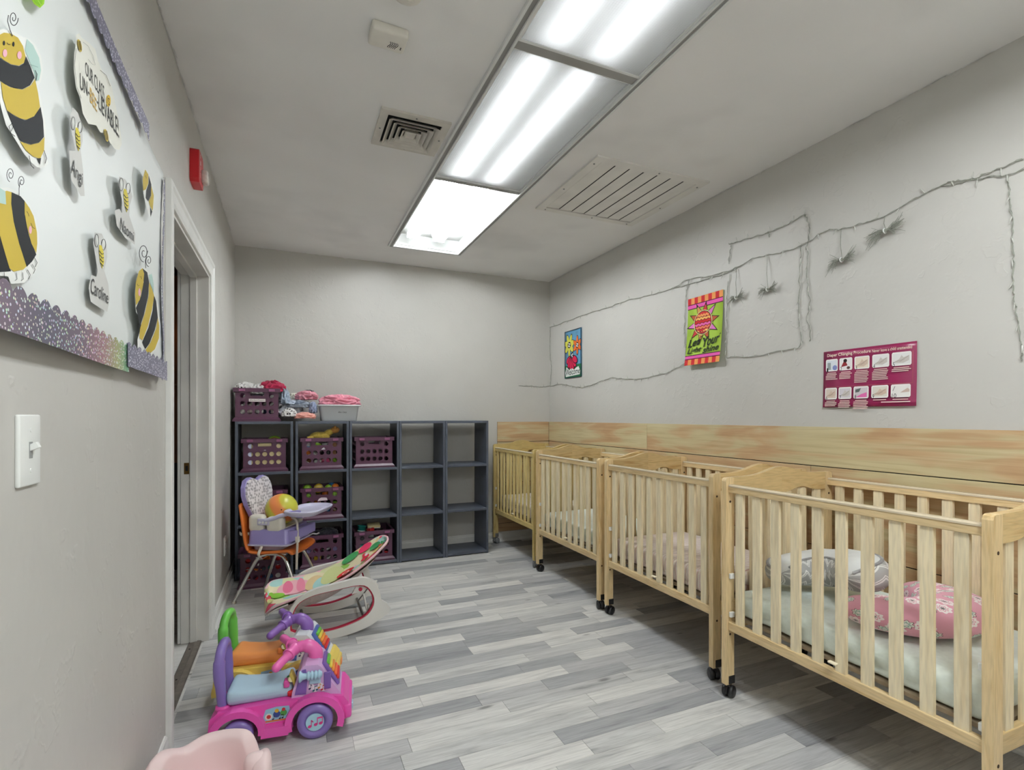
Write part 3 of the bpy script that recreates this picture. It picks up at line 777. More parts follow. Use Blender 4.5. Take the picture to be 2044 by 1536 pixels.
# ---- nursing pillows
def chevron_mat():
    m, nt, b = newmat('grey_chevron_fabric'); L = nt.links.new
    uv = N(nt, 'ShaderNodeUVMap'); sp = N(nt, 'ShaderNodeSeparateXYZ'); L(uv.outputs[0], sp.inputs[0])
    a = N(nt, 'ShaderNodeMath', operation='MULTIPLY'); L(sp.outputs['X'], a.inputs[0]); a.inputs[1].default_value = 15.
    pp = N(nt, 'ShaderNodeMath', operation='PINGPONG'); L(a.outputs[0], pp.inputs[0]); pp.inputs[1].default_value = 1.
    v = N(nt, 'ShaderNodeMath', operation='MULTIPLY'); L(sp.outputs['Y'], v.inputs[0]); v.inputs[1].default_value = 9.
    ad = N(nt, 'ShaderNodeMath', operation='MULTIPLY_ADD'); L(pp.outputs[0], ad.inputs[0]); ad.inputs[1].default_value = .55; L(v.outputs[0], ad.inputs[2])
    fr = N(nt, 'ShaderNodeMath', operation='FRACT'); L(ad.outputs[0], fr.inputs[0])
    r = ramp(nt, [(0, (168, 168, 166)), (.34, (226, 226, 222)), (.5, (150, 149, 146)), (.56, (226, 226, 222)), (.66, (168, 168, 166))], 'CONSTANT'); L(fr.outputs[0], r.inputs[0])
    # plain pale plush on the upper side
    dst = N(nt, 'ShaderNodeMath', operation='SUBTRACT'); L(sp.outputs['Y'], dst.inputs[0]); dst.inputs[1].default_value = .75
    ab = N(nt, 'ShaderNodeMath', operation='ABSOLUTE'); L(dst.outputs[0], ab.inputs[0])
    top = N(nt, 'ShaderNodeMath', operation='LESS_THAN'); L(ab.outputs[0], top.inputs[0]); top.inputs[1].default_value = .13
    c = mix(nt, r.outputs[0], rgba((212, 214, 212)), top.outputs[0])
    L(c, b.inputs['Base Color']); b.inputs['Roughness'].default_value = .85; b.inputs['Specular IOR Level'].default_value = .2
    b.inputs['Sheen Weight'].default_value = .2
    return m
def floral_mat():
    m, nt, b = newmat('pink_floral_fabric'); L = nt.links.new
    uvn = N(nt, 'ShaderNodeUVMap'); tc = N(nt, 'ShaderNodeVectorMath', operation='MULTIPLY'); L(uvn.outputs[0], tc.inputs[0]); tc.inputs[1].default_value = (.86, .52, 0)
    vo = N(nt, 'ShaderNodeTexVoronoi', voronoi_dimensions='2D', i_Scale=19., i_Randomness=.8); L(tc.outputs[0], vo.inputs['Vector'])
    # petals: modulate the distance by the angle round the cell point
    df = N(nt, 'ShaderNodeVectorMath', operation='SUBTRACT'); 
    L(tc.outputs[0], df.inputs[0]); L(vo.outputs['Position'], df.inputs[1])
    sp = N(nt, 'ShaderNodeSeparateXYZ'); L(df.outputs[0], sp.inputs[0])
    an = N(nt, 'ShaderNodeMath', operation='ARCTAN2'); L(sp.outputs['Y'], an.inputs[0]); L(sp.outputs['X'], an.inputs[1])
    a8 = N(nt, 'ShaderNodeMath', operation='MULTIPLY'); L(an.outputs[0], a8.inputs[0]); a8.inputs[1].default_value = 8.
    sn = N(nt, 'ShaderNodeMath', operation='SINE'); L(a8.outputs[0], sn.inputs[0])
    dd = N(nt, 'ShaderNodeMath', operation='MULTIPLY_ADD'); L(sn.outputs[0], dd.inputs[0]); dd.inputs[1].default_value = .05; L(vo.outputs['Distance'], dd.inputs[2])
    pink = rgba((222, 160, 178))
    flower = ramp(nt, [(0, (104, 92, 96)), (.11, (236, 226, 224)), (.2, (214, 120, 150)), (.25, (240, 232, 230)), (.42, (222, 160, 178))], 'CONSTANT'); L(dd.outputs[0], flower.inputs[0])
    flower2 = ramp(nt, [(0, (236, 230, 226)), (.10, (150, 176, 164)), (.2, (226, 226, 216)), (.30, (120, 92, 96)), (.34, (222, 160, 178))], 'CONSTANT'); L(dd.outputs[0], flower2.inputs[0])
    pk = N(nt, 'ShaderNodeSeparateColor'); L(vo.outputs['Color'], pk.inputs[0])
    g1 = N(nt, 'ShaderNodeMath', operation='GREATER_THAN'); L(pk.outputs[0], g1.inputs[0]); g1.inputs[1].default_value = .5
    c = mix(nt, flower.outputs[0], flower2.outputs[0], g1.outputs[0])
    g2 = N(nt, 'ShaderNodeMath', operation='GREATER_THAN'); L(pk.outputs[1], g2.inputs[0]); g2.inputs[1].default_value = .8
    c = mix(nt, c, pink, g2.outputs[0])
    L(c, b.inputs['Base Color']); b.inputs['Roughness'].default_value = .8; b.inputs['Specular IOR Level'].default_value = .2; b.inputs['Sheen Weight'].default_value = .2
    return m
def cpillow(rad, wr, wz, span=245, start=None):
    """C-shaped cushion; u runs from tip to tip, v round the section (v .5..1 = upper side)"""
    def fn(u, v):
        a = R(-span/2 + span * u)
        e = min(u, 1 - u) * 2
        tp = math.sqrt(max(0, 1 - (1 - min(1, e / .30)) ** 2)) * (.80 + .20 * smoothstep(0, .9, e))
        th = 2 * PI * v + PI
        wob = 1 + .05 * noise.noise(Vector((u * 14, math.cos(th) * 2, math.sin(th) * 2)))
        # fuller than an ellipse, with a seam at the widest line
        cx = math.copysign(abs(math.cos(th)) ** .85, math.cos(th)); cz = math.copysign(abs(math.sin(th)) ** .9, math.sin(th))
        rr = rad + wr * tp * cx * wob
        return (rr * math.cos(a), rr * math.sin(a) * 1.12, wz * tp * cz * wob + wz)
    return G().surf(fn, 72, 28), fn
pil = thing('nursing_pillow', 'pink floral curved nursing pillow lying on the mint mattress', 'pillow', (1.942, 1.100, .448), (0, R(-2), R(-88)), 'nursing pillows in the nearest crib')
pg, pf = cpillow(.142, .104, .054)
put('cushion', pg, floral_mat(), pil)
pts = [Vector(pf(i / 40, 0.0)) for i in range(2, 39)]
put('seam', G().tube(pts, .0022, 6), fabric('pink_piping', (206, 150, 166)), pil)
zp = Vector(pf(.5, .995))
put('zip_pull', G().box(zp.x, zp.x + .004, .0, .009, .026, .052), M_metal, pil, bevel=.001)
gp = thing('nursing_pillow', 'grey chevron curved nursing pillow leaning on the pink floral one', 'pillow', (1.850, 1.312, .482), (R(-11), R(-2), R(6)), 'nursing pillows in the nearest crib')
gg, gf = cpillow(.122, .092, .070, 236)
put('cushion', gg, chevron_mat(), gp)
pts = [Vector(gf(i / 44, .62)) for i in range(1, 44)]
put('braid', G().tube(pts, .006, 8), fabric('grey_braid', (150, 150, 150), .2), gp)
pts = [Vector(gf(i / 44, .88)) for i in range(1, 44)]
put('seam', G().tube(pts, .005, 8), fabric('grey_braid', (150, 150, 150), .2), gp)

# ================================================================== CUBE SHELVES
M_shelf = plain('slate_painted_wood', (76, 82, 94), .42, var=.10, scale=14, bump=.1)
SY0, SY1, SH = 4.045, 4.352, 1.112
units = [(-.351, .022), (.037, .410), (.414, .787), (.789, 1.160), (1.162, 1.535)]
ulab = ['slate grey cube shelf at the left wall, leftmost of the five', 'slate grey cube shelf holding three crates, second from the left wall',
        'slate grey cube shelf in the middle with one empty cube between two crates', 'empty slate grey cube shelf, second from the cribs', 'empty slate grey cube shelf right beside the corner crib']
for (a, b_), lb in zip(units, ulab):
    u = thing('cube_shelf', lb, 'shelf', ((a + b_) / 2, SY0, 0), group='open cube shelves along the back wall')
    w = (b_ - a) / 2; d = SY1 - SY0; t = .018
    for s in (-1, 1):
        put('side_panel', G().box(min(s*w, s*(w - t)), max(s*w, s*(w - t)), 0, d, 0, SH), M_shelf, u, bevel=.0025)
    for nm, z in (('bottom_board', .008), ('shelf_board', .362), ('shelf_board', .732), ('top_board', SH - .020)):
        put(nm, G().box(-w + t, w - t, .001, d, z, z + .020), M_shelf, u, bevel=.0025)
SHELF_Z = {0: .028, 1: .382, 2: .752, 3: SH}

# ================================================================== CRATES
M_crate = plastic('plum_plastic', (80, 43, 66), .38)
CW, CD, CHt = .302, .285, .236
def hole_panel(w, h, cols, rows, rad, skip, handle, taper=1.0):
    """flat panel in x-z with round holes; skip = cells without a hole, handle = slot rect (x0,x1,z0,z1) cut in the upper middle"""
    g = G(); mx, mz0, mz1 = .022, .030, .016
    cw, ch = (w - 2*mx) / cols, (h - mz0 - mz1) / rows
    def quad(x0, x1, z0, z1): g.add([(x0, 0, z0), (x1, 0, z0), (x1, 0, z1), (x0, 0, z1)], [(0, 1, 2, 3)])
    quad(-w/2, w/2, 0, mz0); quad(-w/2, w/2, h - mz1, h); quad(-w/2, -w/2 + mx, mz0, h - mz1); quad(w/2 - mx, w/2, mz0, h - mz1)
    n = 16
    for r in range(rows):
        for c in range(cols):
            x0 = -w/2 + mx + c*cw; z0 = mz0 + r*ch; x1 = x0 + cw; z1 = z0 + ch; cx = (x0 + x1)/2; cz = (z0 + z1)/2
            if handle and r == rows - 1 and 0 < c < cols - 1:
                continue
            if (c, r) in skip: quad(x0, x1, z0, z1); continue
            vs = []
            for k in range(n):
                a = 2*PI*k/n + PI/4; ca, sa = math.cos(a), math.sin(a); m = max(abs(ca), abs(sa))
                vs.append((cx + ca/m*cw/2, 0, cz + sa/m*ch/2))
            for k in range(n):
                a = 2*PI*k/n + PI/4; vs.append((cx + rad*math.cos(a), 0, cz + rad*math.sin(a)))
            g.add(vs, [(k, (k+1) % n, n + (k+1) % n, n + k) for k in range(n)])
    if handle:
        x0 = -w/2 + mx + cw; x1 = w/2 - mx - cw; z0 = mz0 + (rows-1)*ch; z1 = h - mz1
        hx0, hx1, hz0, hz1 = -.044, .044, z1 - .030, z1 - .002
        quad(x0, x1, z0, hz0); quad(x0, hx0, hz0, z1); quad(hx1, x1, hz0, z1); quad(hx0, hx1, hz1, z1)
    return g
pw_, ph_ = .272, .218
fr_me = hole_panel(pw_, ph_, 5, 3, .0165, (), True).mesh('front_panel'); fr_me.materials.append(M_crate)
sd_me = hole_panel(.256, ph_, 5, 3, .0165, (), False).mesh('side_panel'); sd_me.materials.append(M_crate)
def rimloop(w, d): return [(-w/2, 0), (w/2, 0), (w/2, d), (-w/2, d)]
rim_me = G().ring(rimloop(CW, CD), [(-pw_/2 + .002, .014), (pw_/2 - .002, .014), (pw_/2 - .002, CD - .014), (-pw_/2 + .002, CD - .014)], .208, .236, 'z').mesh('rim'); rim_me.materials.append(M_crate)
bs = G().ring(rimloop(CW + .006, CD + .004), [(-pw_/2, .014), (pw_/2, .014), (pw_/2, CD - .014), (-pw_/2, CD - .014)], 0, .014, 'z')
lo = [(-CW/2 - .003, -.002), (CW/2 + .003, -.002), (CW/2 + .003, CD + .002), (-CW/2 - .003, CD + .002)]
bs.add([(x, y_, .014) for x, y_ in lo] + [(x, y_, .030) for x, y_ in [(-pw_/2 - .003, .010), (pw_/2 + .003, .010), (pw_/2 + .003, CD - .010), (-pw_/2 - .003, CD - .010)]],
       [(i, (i+1) % 4, 4 + (i+1) % 4, 4 + i) for i in range(4)])
bs_me = bs.mesh('base'); bs_me.materials.append(M_crate)
bt_me = G().box(-pw_/2, pw_/2, .014, CD - .014, .004, .010).mesh('bottom'); bt_me.materials.append(M_crate)
lp_me = G().box(-.020, .020, -.006, 0, .212, .230).mesh('rim_tab'); lp_me.materials.append(plastic('plum_highlight', (132, 76, 110), .35))
def crate(x, y, z, label, rz=0):
    c = thing('storage_crate', label, 'crate', (x, y, z), (0, 0, rz), 'plum plastic storage crates')
    put('front_panel', fr_me, None, c, (0, .014, .010), solid=.004); put('back_panel', fr_me, None, c, (0, CD - .014, .010), solid=.004)
    for s in (-1, 1): put('side_panel', sd_me, None, c, (s * pw_/2, CD/2, .010), (0, 0, R(90)), solid=.004)
    put('rim', rim_me, None, c, bevel=.003); put('base', bs_me, None, c); put('bottom', bt_me, None, c)
    for s in (-1, 1): put('rim_tab', lp_me, None, c, (s * .095, .001, 0), bevel=.002)
    return c
def uc(i): return (units[i][0] + units[i][1]) / 2
CF = SY0 + .012
crates = {
 'top': crate(-.214, CF, SH, 'plum crate on top of the shelf overflowing with grey and red cloths'),
 'a2': crate(uc(0), CF, SHELF_Z[2], 'plum crate in the top cube of the leftmost shelf, cream boards inside'),
 'b2': crate(uc(1) - .004, CF, SHELF_Z[2], 'plum crate in a top cube with a yellow plush toy on it'),
 'c2': crate(uc(2), CF, SHELF_Z[2], 'empty plum crate in the top cube of the middle shelf'),
 'a1': crate(uc(0), CF, SHELF_Z[1], 'plum crate behind the patterned booster seat back'),
 'b1': crate(uc(1) - .004, CF, SHELF_Z[1], 'plum crate in the middle cube of the second shelf full of green toys'),
 'b0': crate(uc(1) - .002, CF, SHELF_Z[0], 'plum crate in the bottom cube of the second shelf with dark cloth on top'),
 'c0': crate(uc(2), CF, SHELF_Z[0], 'plum crate in the bottom cube of the middle shelf behind the infant rocker'),
 'a0': crate(-.165, 3.826, 0, 'plum crate standing on the floor under the orange chair'),
}
crates['a0'].scale = (1, .75, 1)
# paper labels on the crates
def crate_tag(key, x0, x1, z0, z1, body, col=(226, 218, 214), jag=False):
    c = crates[key]
    f = Flat(lambda s, t, h: (s, .0118 - h, t), .0003)
    pts = [(x0, z0), (x1, z0), (x1, z1), (x0, z1)]
    if jag: pts = [(x0, z0), (x1, z0 + .002), (x1 - .006, z1 - .004), (x1 - .018, z1 - .001), (x0 + .025, z1), (x0 + .010, z1 - .007)]
    f.poly(pts, col)
    if body: f.trect(body, x0 + .006, z0 + .006, x1 - .006, z1 - .005, (54, 50, 52), .3)
    f.build('paper_label', c)
crate_tag('top', -.052, .054, .140, .160, 'Blanket/Covers')
crate_tag('b2', -.006, .026, .148, .166, '', (214, 206, 212), True)
crate_tag('b1', -.030, .040, .138, .162, '', (222, 206, 212), True)
crate_tag('a2', -.018, .010, .150, .158, '', (220, 210, 216), True)

# ---- toys and boards inside the crates
rt = random.Random(11)
TC = {'red': (196, 40, 44), 'green': (126, 168, 44), 'yellow': (226, 190, 60), 'orange': (226, 124, 44), 'blue': (46, 110, 170), 'pink': (224, 96, 140),
      'cream': (228, 212, 160), 'white': (226, 226, 224), 'teal': (30, 140, 130), 'black': (36, 34, 40), 'lilac': (160, 150, 200), 'brown': (140, 96, 60)}
def cmat(c): return plastic('toy_' + c, TC[c], .35)
def toy(kind, c, x, y, z, sz, label, group, rot=None):
    rot = rot or (rt.uniform(-.5, .5), rt.uniform(-.5, .5), rt.uniform(0, 3))
    if kind == 'ball':
        g = G().ball((0, 0, 0), sz, 16, 10); nm = 'toy_ball'
        ring = G().tube([(sz*1.005*math.cos(2*PI*i/20), sz*1.005*math.sin(2*PI*i/20), 0) for i in range(20)], sz*.05, 6, closed=True)
    elif kind == 'block':
        g = G().rbox((0, 0, 0), (sz, sz, sz), sz*.25, 2); nm = 'toy_block'; ring = G().cyl((0, 0, sz*.98), (0, 0, sz*1.2), sz*.45, n=14)
    elif kind == 'cup':
        g = G().lathe([(sz*.7, -sz), (sz*.95, sz), (sz*1.05, sz), (sz*1.05, sz*1.1), (sz*.88, sz*1.1), (sz*.65, -sz*.9)], 18); nm = 'toy_cup'; ring = G().lathe([(sz*.72, -sz*.2), (sz*.9, -sz*.2), (sz*.9, 0), (sz*.8, 0)], 18)
    else:
        g = G().lathe([(sz*.55, -sz*.25), (sz, -sz*.25), (sz*1.1, 0), (sz, sz*.25), (sz*.55, sz*.25), (sz*.45, 0), (sz*.55, -sz*.25)], 20, caps=False); nm = 'toy_ring'; ring = None
    t = thing(nm, label, 'toy', (x, y, z), rot, group)
    put('body', g, cmat(c), t)
    if ring: put('detail', ring, cmat('white' if c != 'white' else 'blue'), t)
def fill(key, cols, kinds, what, levels=(.052, .110, .165), n=3, top=False):
    c = crates[key]; L0 = c.location
    i = 0
    for li, lv in enumerate(levels):
        lay = ('lower', 'middle', 'upper')[li]
        for k in range(n):
            pos = ('first', 'second', 'third', 'fourth')[k]
            x = L0.x + (k - (n - 1)/2) * .255 / n + rt.uniform(-.006, .006)
            for row in (0, 1):
                yy = L0.y + (.062 if row == 0 else .19) * (.75 if key == 'a0' else 1) + rt.uniform(-.008, .008)
                if row and lv < levels[-1]: continue
                cn = cols[i % len(cols)]; i += 1
                toy(kinds[i % len(kinds)], cn, x, yy, L0.z + lv + rt.uniform(0, .006), .0225 + rt.uniform(0, .003), f'small {cn} {kinds[i % len(kinds)]}, {lay} layer, {pos} column{" back" if row else ""}, {what}', 'toys ' + what)
fill('a0', ['red', 'red', 'blue', 'white', 'red', 'orange', 'teal'], ['block', 'cup', 'ring', 'block'], 'in the crate under the orange chair', n=4)
fill('a1', ['red', 'black', 'white', 'blue'], ['block', 'cup'], 'in the crate behind the booster seat', n=3)
fill('b0', ['pink', 'yellow', 'white', 'black', 'lilac', 'yellow'], ['ring', 'cup', 'block'], 'in the bottom crate of the second shelf', (.052, .110), n=4)
fill('b1', ['green', 'green', 'blue', 'brown', 'green', 'orange', 'black'], ['ball', 'cup', 'ring'], 'in the crate of green toys', n=4)
fill('b2', ['brown', 'white', 'pink', 'green', 'orange', 'white', 'black'], ['block', 'cup', 'ring', 'block'], 'in the crate under the yellow plush toy', n=4)
fill('c0', ['pink', 'black', 'red', 'teal', 'white'], ['ring', 'block', 'cup'], 'in the crate behind the infant rocker', n=3)
# larger pieces that stick out over the rims
def above(key, dx, dy, dz): l = crates[key].location; return (l.x + dx, l.y + dy, l.z + dz)
for dx, dy, r_, c in ((-.10, .08, .034, 'green'), (-.02, .09, .036, 'yellow'), (.05, .07, .028, 'green'), (.10, .09, .03, 'orange'), (.08, .17, .03, 'blue')):
    toy('ball', c, *above('b1', dx, dy, .222), r_, f'{c} ball {"nearest the wall side" if dx < -.05 else "resting"} on top of the crate of green toys', 'balls on the green toy crate')
toy('cup', 'teal', *above('c0', -.09, .08, .232), .034, 'dark teal cup on top of the crate behind the infant rocker', None)
toy('block', 'red', *above('c0', -.02, .07, .225), .022, 'small red block on top of the crate behind the infant rocker', None)
o = thing('toy_box', 'cream box lid lying on the crate behind the infant rocker', 'box', above('c0', .01, .12, .255), (R(18), 0, 0))
put('lid', G().rbox((0, 0, 0), (.05, .03, .012), .006, 2), cmat('cream'), o); put('edge', G().box(-.046, .046, -.032, -.030, -.01, -.004), cmat('white'), o)
# rainbow stacker over the leftmost crate: nested arches
rb = thing('rainbow_toy', 'rainbow arch toy poking out of the crate of cream boards', 'toy', above('a2', .062, .10, .206), (R(10), 0, 0))
for k, (c, r_) in enumerate((('green', .052), ('brown', .043), ('yellow', .034), ('red', .025))):
    put('arch', G().prism(arc(0, 0, r_, r_*.9, 0, 180, 16) + arc(0, 0, r_ - .008, (r_ - .008)*.9, 180, 0, 16), -.014, .014, 'y'), cmat(c), rb)
for k in range(4):
    bb = put('picture_board', G().rbox((0, 0, 0), (.118 - .006*k, .004, .094), .0035, 2), cmat('cream'), None, above('a2', .008 - .004*k, .026 + .011*k, .108))
    tag(bb, 'cream board standing upright inside the leftmost top crate', 'board', 'cream boards in the leftmost top crate')
lb = put('lilac_card', G().rbox((0, 0, 0), (.02, .0015, .096), .0012, 2), plastic('lilac_card', (196, 204, 226), .5), None, above('a2', -.105, .0185, .108))
tag(lb, 'pale lilac card at the side of the leftmost top crate', 'card')
# plush giraffe-like toy lying over crate b2
M_plush = fabric('yellow_plush', (206, 178, 84), .18, .8); M_plush2 = fabric('brown_plush', (176, 126, 62), .18, .8)
pl = thing('plush_toy', 'yellow plush toy lying over the rim of a crate, head raised', 'toy', above('b2', 0, .09, .226))
def lump(sc, seed=0, amp=.12, fr=3.): return lambda p, d: p * (1 + amp * noise.noise(d * fr + Vector((seed, 0, 0))))
put('body', G().ball((-.01, 0, .02), (.075, .045, .034), 18, 12, disp=lump(1, 1)), M_plush, pl)
put('neck', G().tube(catmull([(.03, 0, .03), (.06, 0, .05), (.085, 0, .062)], 5), [.026]*6 + [.022]*5, 12), M_plush, pl)
put('head', G().ball((.098, -.005, .066), (.034, .028, .026), 16, 10), M_plush2, pl)
for s in (-1, 1): put('ear', G().ball((.098, s*.026, .084), (.010, .008, .014), 10, 6), M_plush2, pl)
put('leg', G().tube([(-.06, -.02, .012), (-.10, -.03, .004)], [.016, .013], 10), M_plush, pl)
put('leg', G().tube([(-.055, .02, .012), (-.095, .03, .006)], [.016, .013], 10), M_plush, pl)
dk = thing('knit_cloth', 'dark knitted cloth heaped on the bottom crate of the second shelf', 'cloth', above('b0', .03, .11, .215))
def crumple(seed, amp=.22, fr=2.6, flat=-.25):
    def f(p, d):
        q = d * fr * .36 + Vector((seed * 7.1, seed * 3.3, 0))
        w = Vector((noise.noise(q * .9), noise.noise(q * .9 + Vector((5, 1, 2))), noise.noise(q * .9 + Vector((1, 8, 3))))) * 1.1
        e = q + w; e = Vector((e.x * 1.0, e.y * 1.5, e.z * 2.1))
        n1 = 1 - abs(noise.noise(e)) * 2.4; n2 = 1 - abs(noise.noise(e * 1.9 + w)) * 2.2
        s = 1 + amp * 1.1 * (n1 - .5) + amp * .38 * (n2 - .5)
        o = p * s
        if d.z < flat: o.z = p.length * flat * .9 + (o.z - p.length * flat) * .12
        return o
    return f
put('heap', G().ball((0, 0, .012), (.085, .07, .04), 44, 26, disp=crumple(3)), fabric('charcoal_knit', (56, 56, 66), .3, 1.), dk)
put('ribbon', G().tube(catmull([(-.12, -.07, .02), (-.095, -.08, .034), (-.07, -.075, .028), (-.05, -.08, .036)], 5), .006, 8), fabric('white_ribbon', (228, 226, 226)), dk)

# ================================================================== CLOTHES AND TUB ON THE SHELF
def cloth(x, y, z, rad, col, label, seed, amp=.22, fr=2.6, mat=None, rot=(0, 0, 0), n=(72, 40), piece='cloth'):
    o = put(piece, G().ball((0, 0, 0), rad, n[0], n[1], disp=crumple(seed, amp, fr)), mat or fabric(f'cloth_{seed}', col, .05, .08), None, (x, y, z), rot)
    return tag(o, label, 'cloth', 'loose clothes heaped on the shelf')
M_bw = dotted('black_white_print', (226, 224, 222), (40, 38, 42), 60., .34)
tz = SH + .003
ct = crates['top'].location
cloth(ct.x - .075, ct.y + .12, ct.z + .222, (.075, .09, .055), (212, 210, 206), 'white and grey cloth bunched at the wall end of the top crate', 21, .3, 3.2)
cloth(ct.x + .005, ct.y + .13, ct.z + .215, (.07, .085, .055), (206, 206, 204), 'pale grey cloth in the middle of the top crate', 22, .2)
cloth(ct.x + .095, ct.y + .12, ct.z + .235, (.085, .085, .062), (166, 40, 72), 'crimson cloth spilling over the end of the top crate', 23, .26, 3.)
cloth(ct.x + .178, ct.y + .115, ct.z + .150, (.038, .075, .085), (166, 178, 194), 'faded denim cloth hanging down the end of the top crate', 24, .3, 3.4)
cloth(ct.x - .105, ct.y + .06, ct.z + .236, (.028, .024, .032), (120, 120, 120), 'small black and white printed cloth on the top crate', 25, .3, 3., M_bw)
cloth(-.0, 4.215, tz + .062, (.085, .11, .064), (196, 200, 206), 'crumpled grey and white fabric between the top crate and the white tub', 26, .34, 3.4, n=(96, 54))
cloth(.055, 4.19, tz + .118, (.09, .10, .034), (176, 184, 198), 'pale blue grey cloth draped on the crumpled fabric', 27, .32, 3.6, n=(96, 54))
cloth(-.005, 4.082, tz + .045, (.05, .026, .045), (200, 196, 194), 'black and white patterned cloth beside the top crate', 28, .25, 3., M_bw)
cloth(.105, 4.085, tz + .030, (.07, .036, .030), (232, 168, 156), 'peach coloured cloth bunched at the edge of the shelf', 29, .3, 3.2)
cloth(.118, 4.225, tz + .178, (.078, .09, .046), (224, 156, 170), 'light pink cloth on top of the clothes heap', 30, .26, 3.0, n=(96, 54))
cloth(.135, 4.25, tz + .222, (.034, .05, .014), (40, 44, 56), 'small black cloth crowning the clothes heap', 31, .3)
cloth(.03, 4.27, tz + .178, (.04, .05, .030), (222, 220, 206), 'cream cloth behind the light pink one', 32, .25)
cloth(.160, 4.128, tz + .075, (.028, .055, .062), (150, 160, 186), 'bluish cloth wedged against the white tub', 33, .3, 3.4)
for k, (dx, dz, c, nm) in enumerate(((-.10, .055, (216, 212, 208), 'white'), (-.045, .06, (226, 206, 206), 'pale pink'), (.012, .06, (214, 212, 208), 'off-white'), (.066, .055, (40, 48, 72), 'navy'), (.112, .06, (232, 214, 214), 'blush'), (.0, .155, (90, 88, 96), 'dark grey'))):
    cloth(ct.x + dx * .98, ct.y + .075 + .01 * (k % 2), ct.z + dz + .012, (.030, .045, .052) if k < 5 else (.05, .04, .03), c, f'{nm} cloth stuffed low inside the crate on top of the shelf', 50 + k, .15, 3., n=(36, 22))
# white tub
M_tub = plastic('white_tub_plastic', (220, 224, 226), .25)
tub = thing('plastic_tub', 'white plastic tub filled with pink clothes on top of the shelf', 'tub', (.345, 4.06, SH))
def rrect(w, d, r, n=5):
    out = []
    for cx, cy, a in ((w - r, -d + r, -90), (w - r, d - r, 0), (-w + r, d - r, 90), (-w + r, -d + r, 180)):
        for i in range(n + 1): out.append((cx + r*math.cos(R(a + 90*i/n)), cy + r*math.sin(R(a + 90*i/n))))
    return out
def loft(loops, closed_bottom=True, closed_top=False, smooth=True, g=None, M=None):
    g = g or G(); n = len(loops[0]); vs = [p for l in loops for p in l]
    g.add(vs, [(i*n + k, i*n + (k+1) % n, (i+1)*n + (k+1) % n, (i+1)*n + k) for i in range(len(loops)-1) for k in range(n)], smooth, None, M)
    if closed_bottom: g.add(loops[0], [tuple(range(n - 1, -1, -1))], False, None, M)
    if closed_top: g.add(loops[-1], [tuple(range(n))], False, None, M)
    return g
def rl(w, d, r, z): return [(x, y_ + .115, z) for x, y_ in rrect(w, d, r)]
put('body', loft([rl(.122, .088, .02, .001), rl(.128, .093, .025, .006), rl(.142, .104, .03, .110), rl(.155, .115, .034, .114), rl(.157, .117, .034, .112), rl(.157, .117, .034, .122), rl(.150, .111, .032, .124), rl(.139, .101, .028, .110), rl(.124, .09, .022, .008)], True, True), M_tub, tub)
f = Flat(lambda s, t, h: (s, .018 - .0118*(t/.1) - h, t), .0003, .0015)
f.trect('Box Cany', -.010, .058, .052, .074, (44, 44, 48), .35)
f.build('handwriting', tub)
cloth(.355, 4.175, SH + .140, (.145, .095, .060), (226, 150, 168), 'pink clothes piled up in the white tub', 41, .24, 3.2, n=(110, 60))

# ================================================================== LEFT WALL: switch, outlet, strobe
sw_ = thing('light_switch', 'white toggle light switch plate on the left wall under the bee display', 'switch', (XL, 1.045, 1.092))
put('plate', G().rbox((.003, 0, 0), (.0035, .036, .056), .003, 3), M_white, sw_)
put('slot', G().box(.0062, .0068, -.006, .006, -.013, .013), plastic('switch_slot', (150, 152, 150)), sw_)
put('toggle', G().box(.004, .019, -.0035, .0035, -.004, .006, Matrix.Rotation(R(-24), 4, 'Y')), M_white, sw_, bevel=.001)
for z in (-.032, .032): put('screw', G().cyl((.006, 0, z), (.0074, 0, z), .0032, n=10), M_white, sw_)
ol = thing('wall_outlet', 'white wall outlet low on the left wall beyond the door', 'outlet', (XL, 3.72, .325))
put('plate', G().rbox((.003, 0, 0), (.0035, .036, .058), .003, 3), M_white, ol)
for z in (-.022, .022):
    s_ = put('socket', G().rbox((.0065, 0, z), (.0015, .014, .015), .001, 2), M_white, ol)
    for y_ in (-.006, .006): put('slot', G().box(.0079, .0085, y_ - .001, y_ + .001, z - .005, z + .005), M_dark, s_)
M_red = plastic('alarm_red', (186, 20, 30), .35)
st = thing('fire_alarm_strobe', 'red fire alarm strobe with a clear flash lens on the left wall', 'fire alarm', (XL, 2.545, 2.197))
put('body', G().prism([(-.062, -.060), (-.050, -.070), (.040, -.070), (.052, -.060), (.052, .055), (.040, .068), (-.050, .068), (-.062, .060)], 0, .034, 'x'), M_red, st, bevel=.006)
put('lens', G().rbox((.044, .026, -.018), (.014, .022, .028), .009, 3), plain('strobe_lens', (214, 208, 200), .12, var=.2, scale=60), st)
f = Flat(lambda s, t, h: (.0345 + h, s, t), .0004)
for i, ch in enumerate('FIRE'): f.trect(ch, -.036, .036 - i*.026, -.020, .055 - i*.026, (236, 226, 224))
f.build('lettering', st)

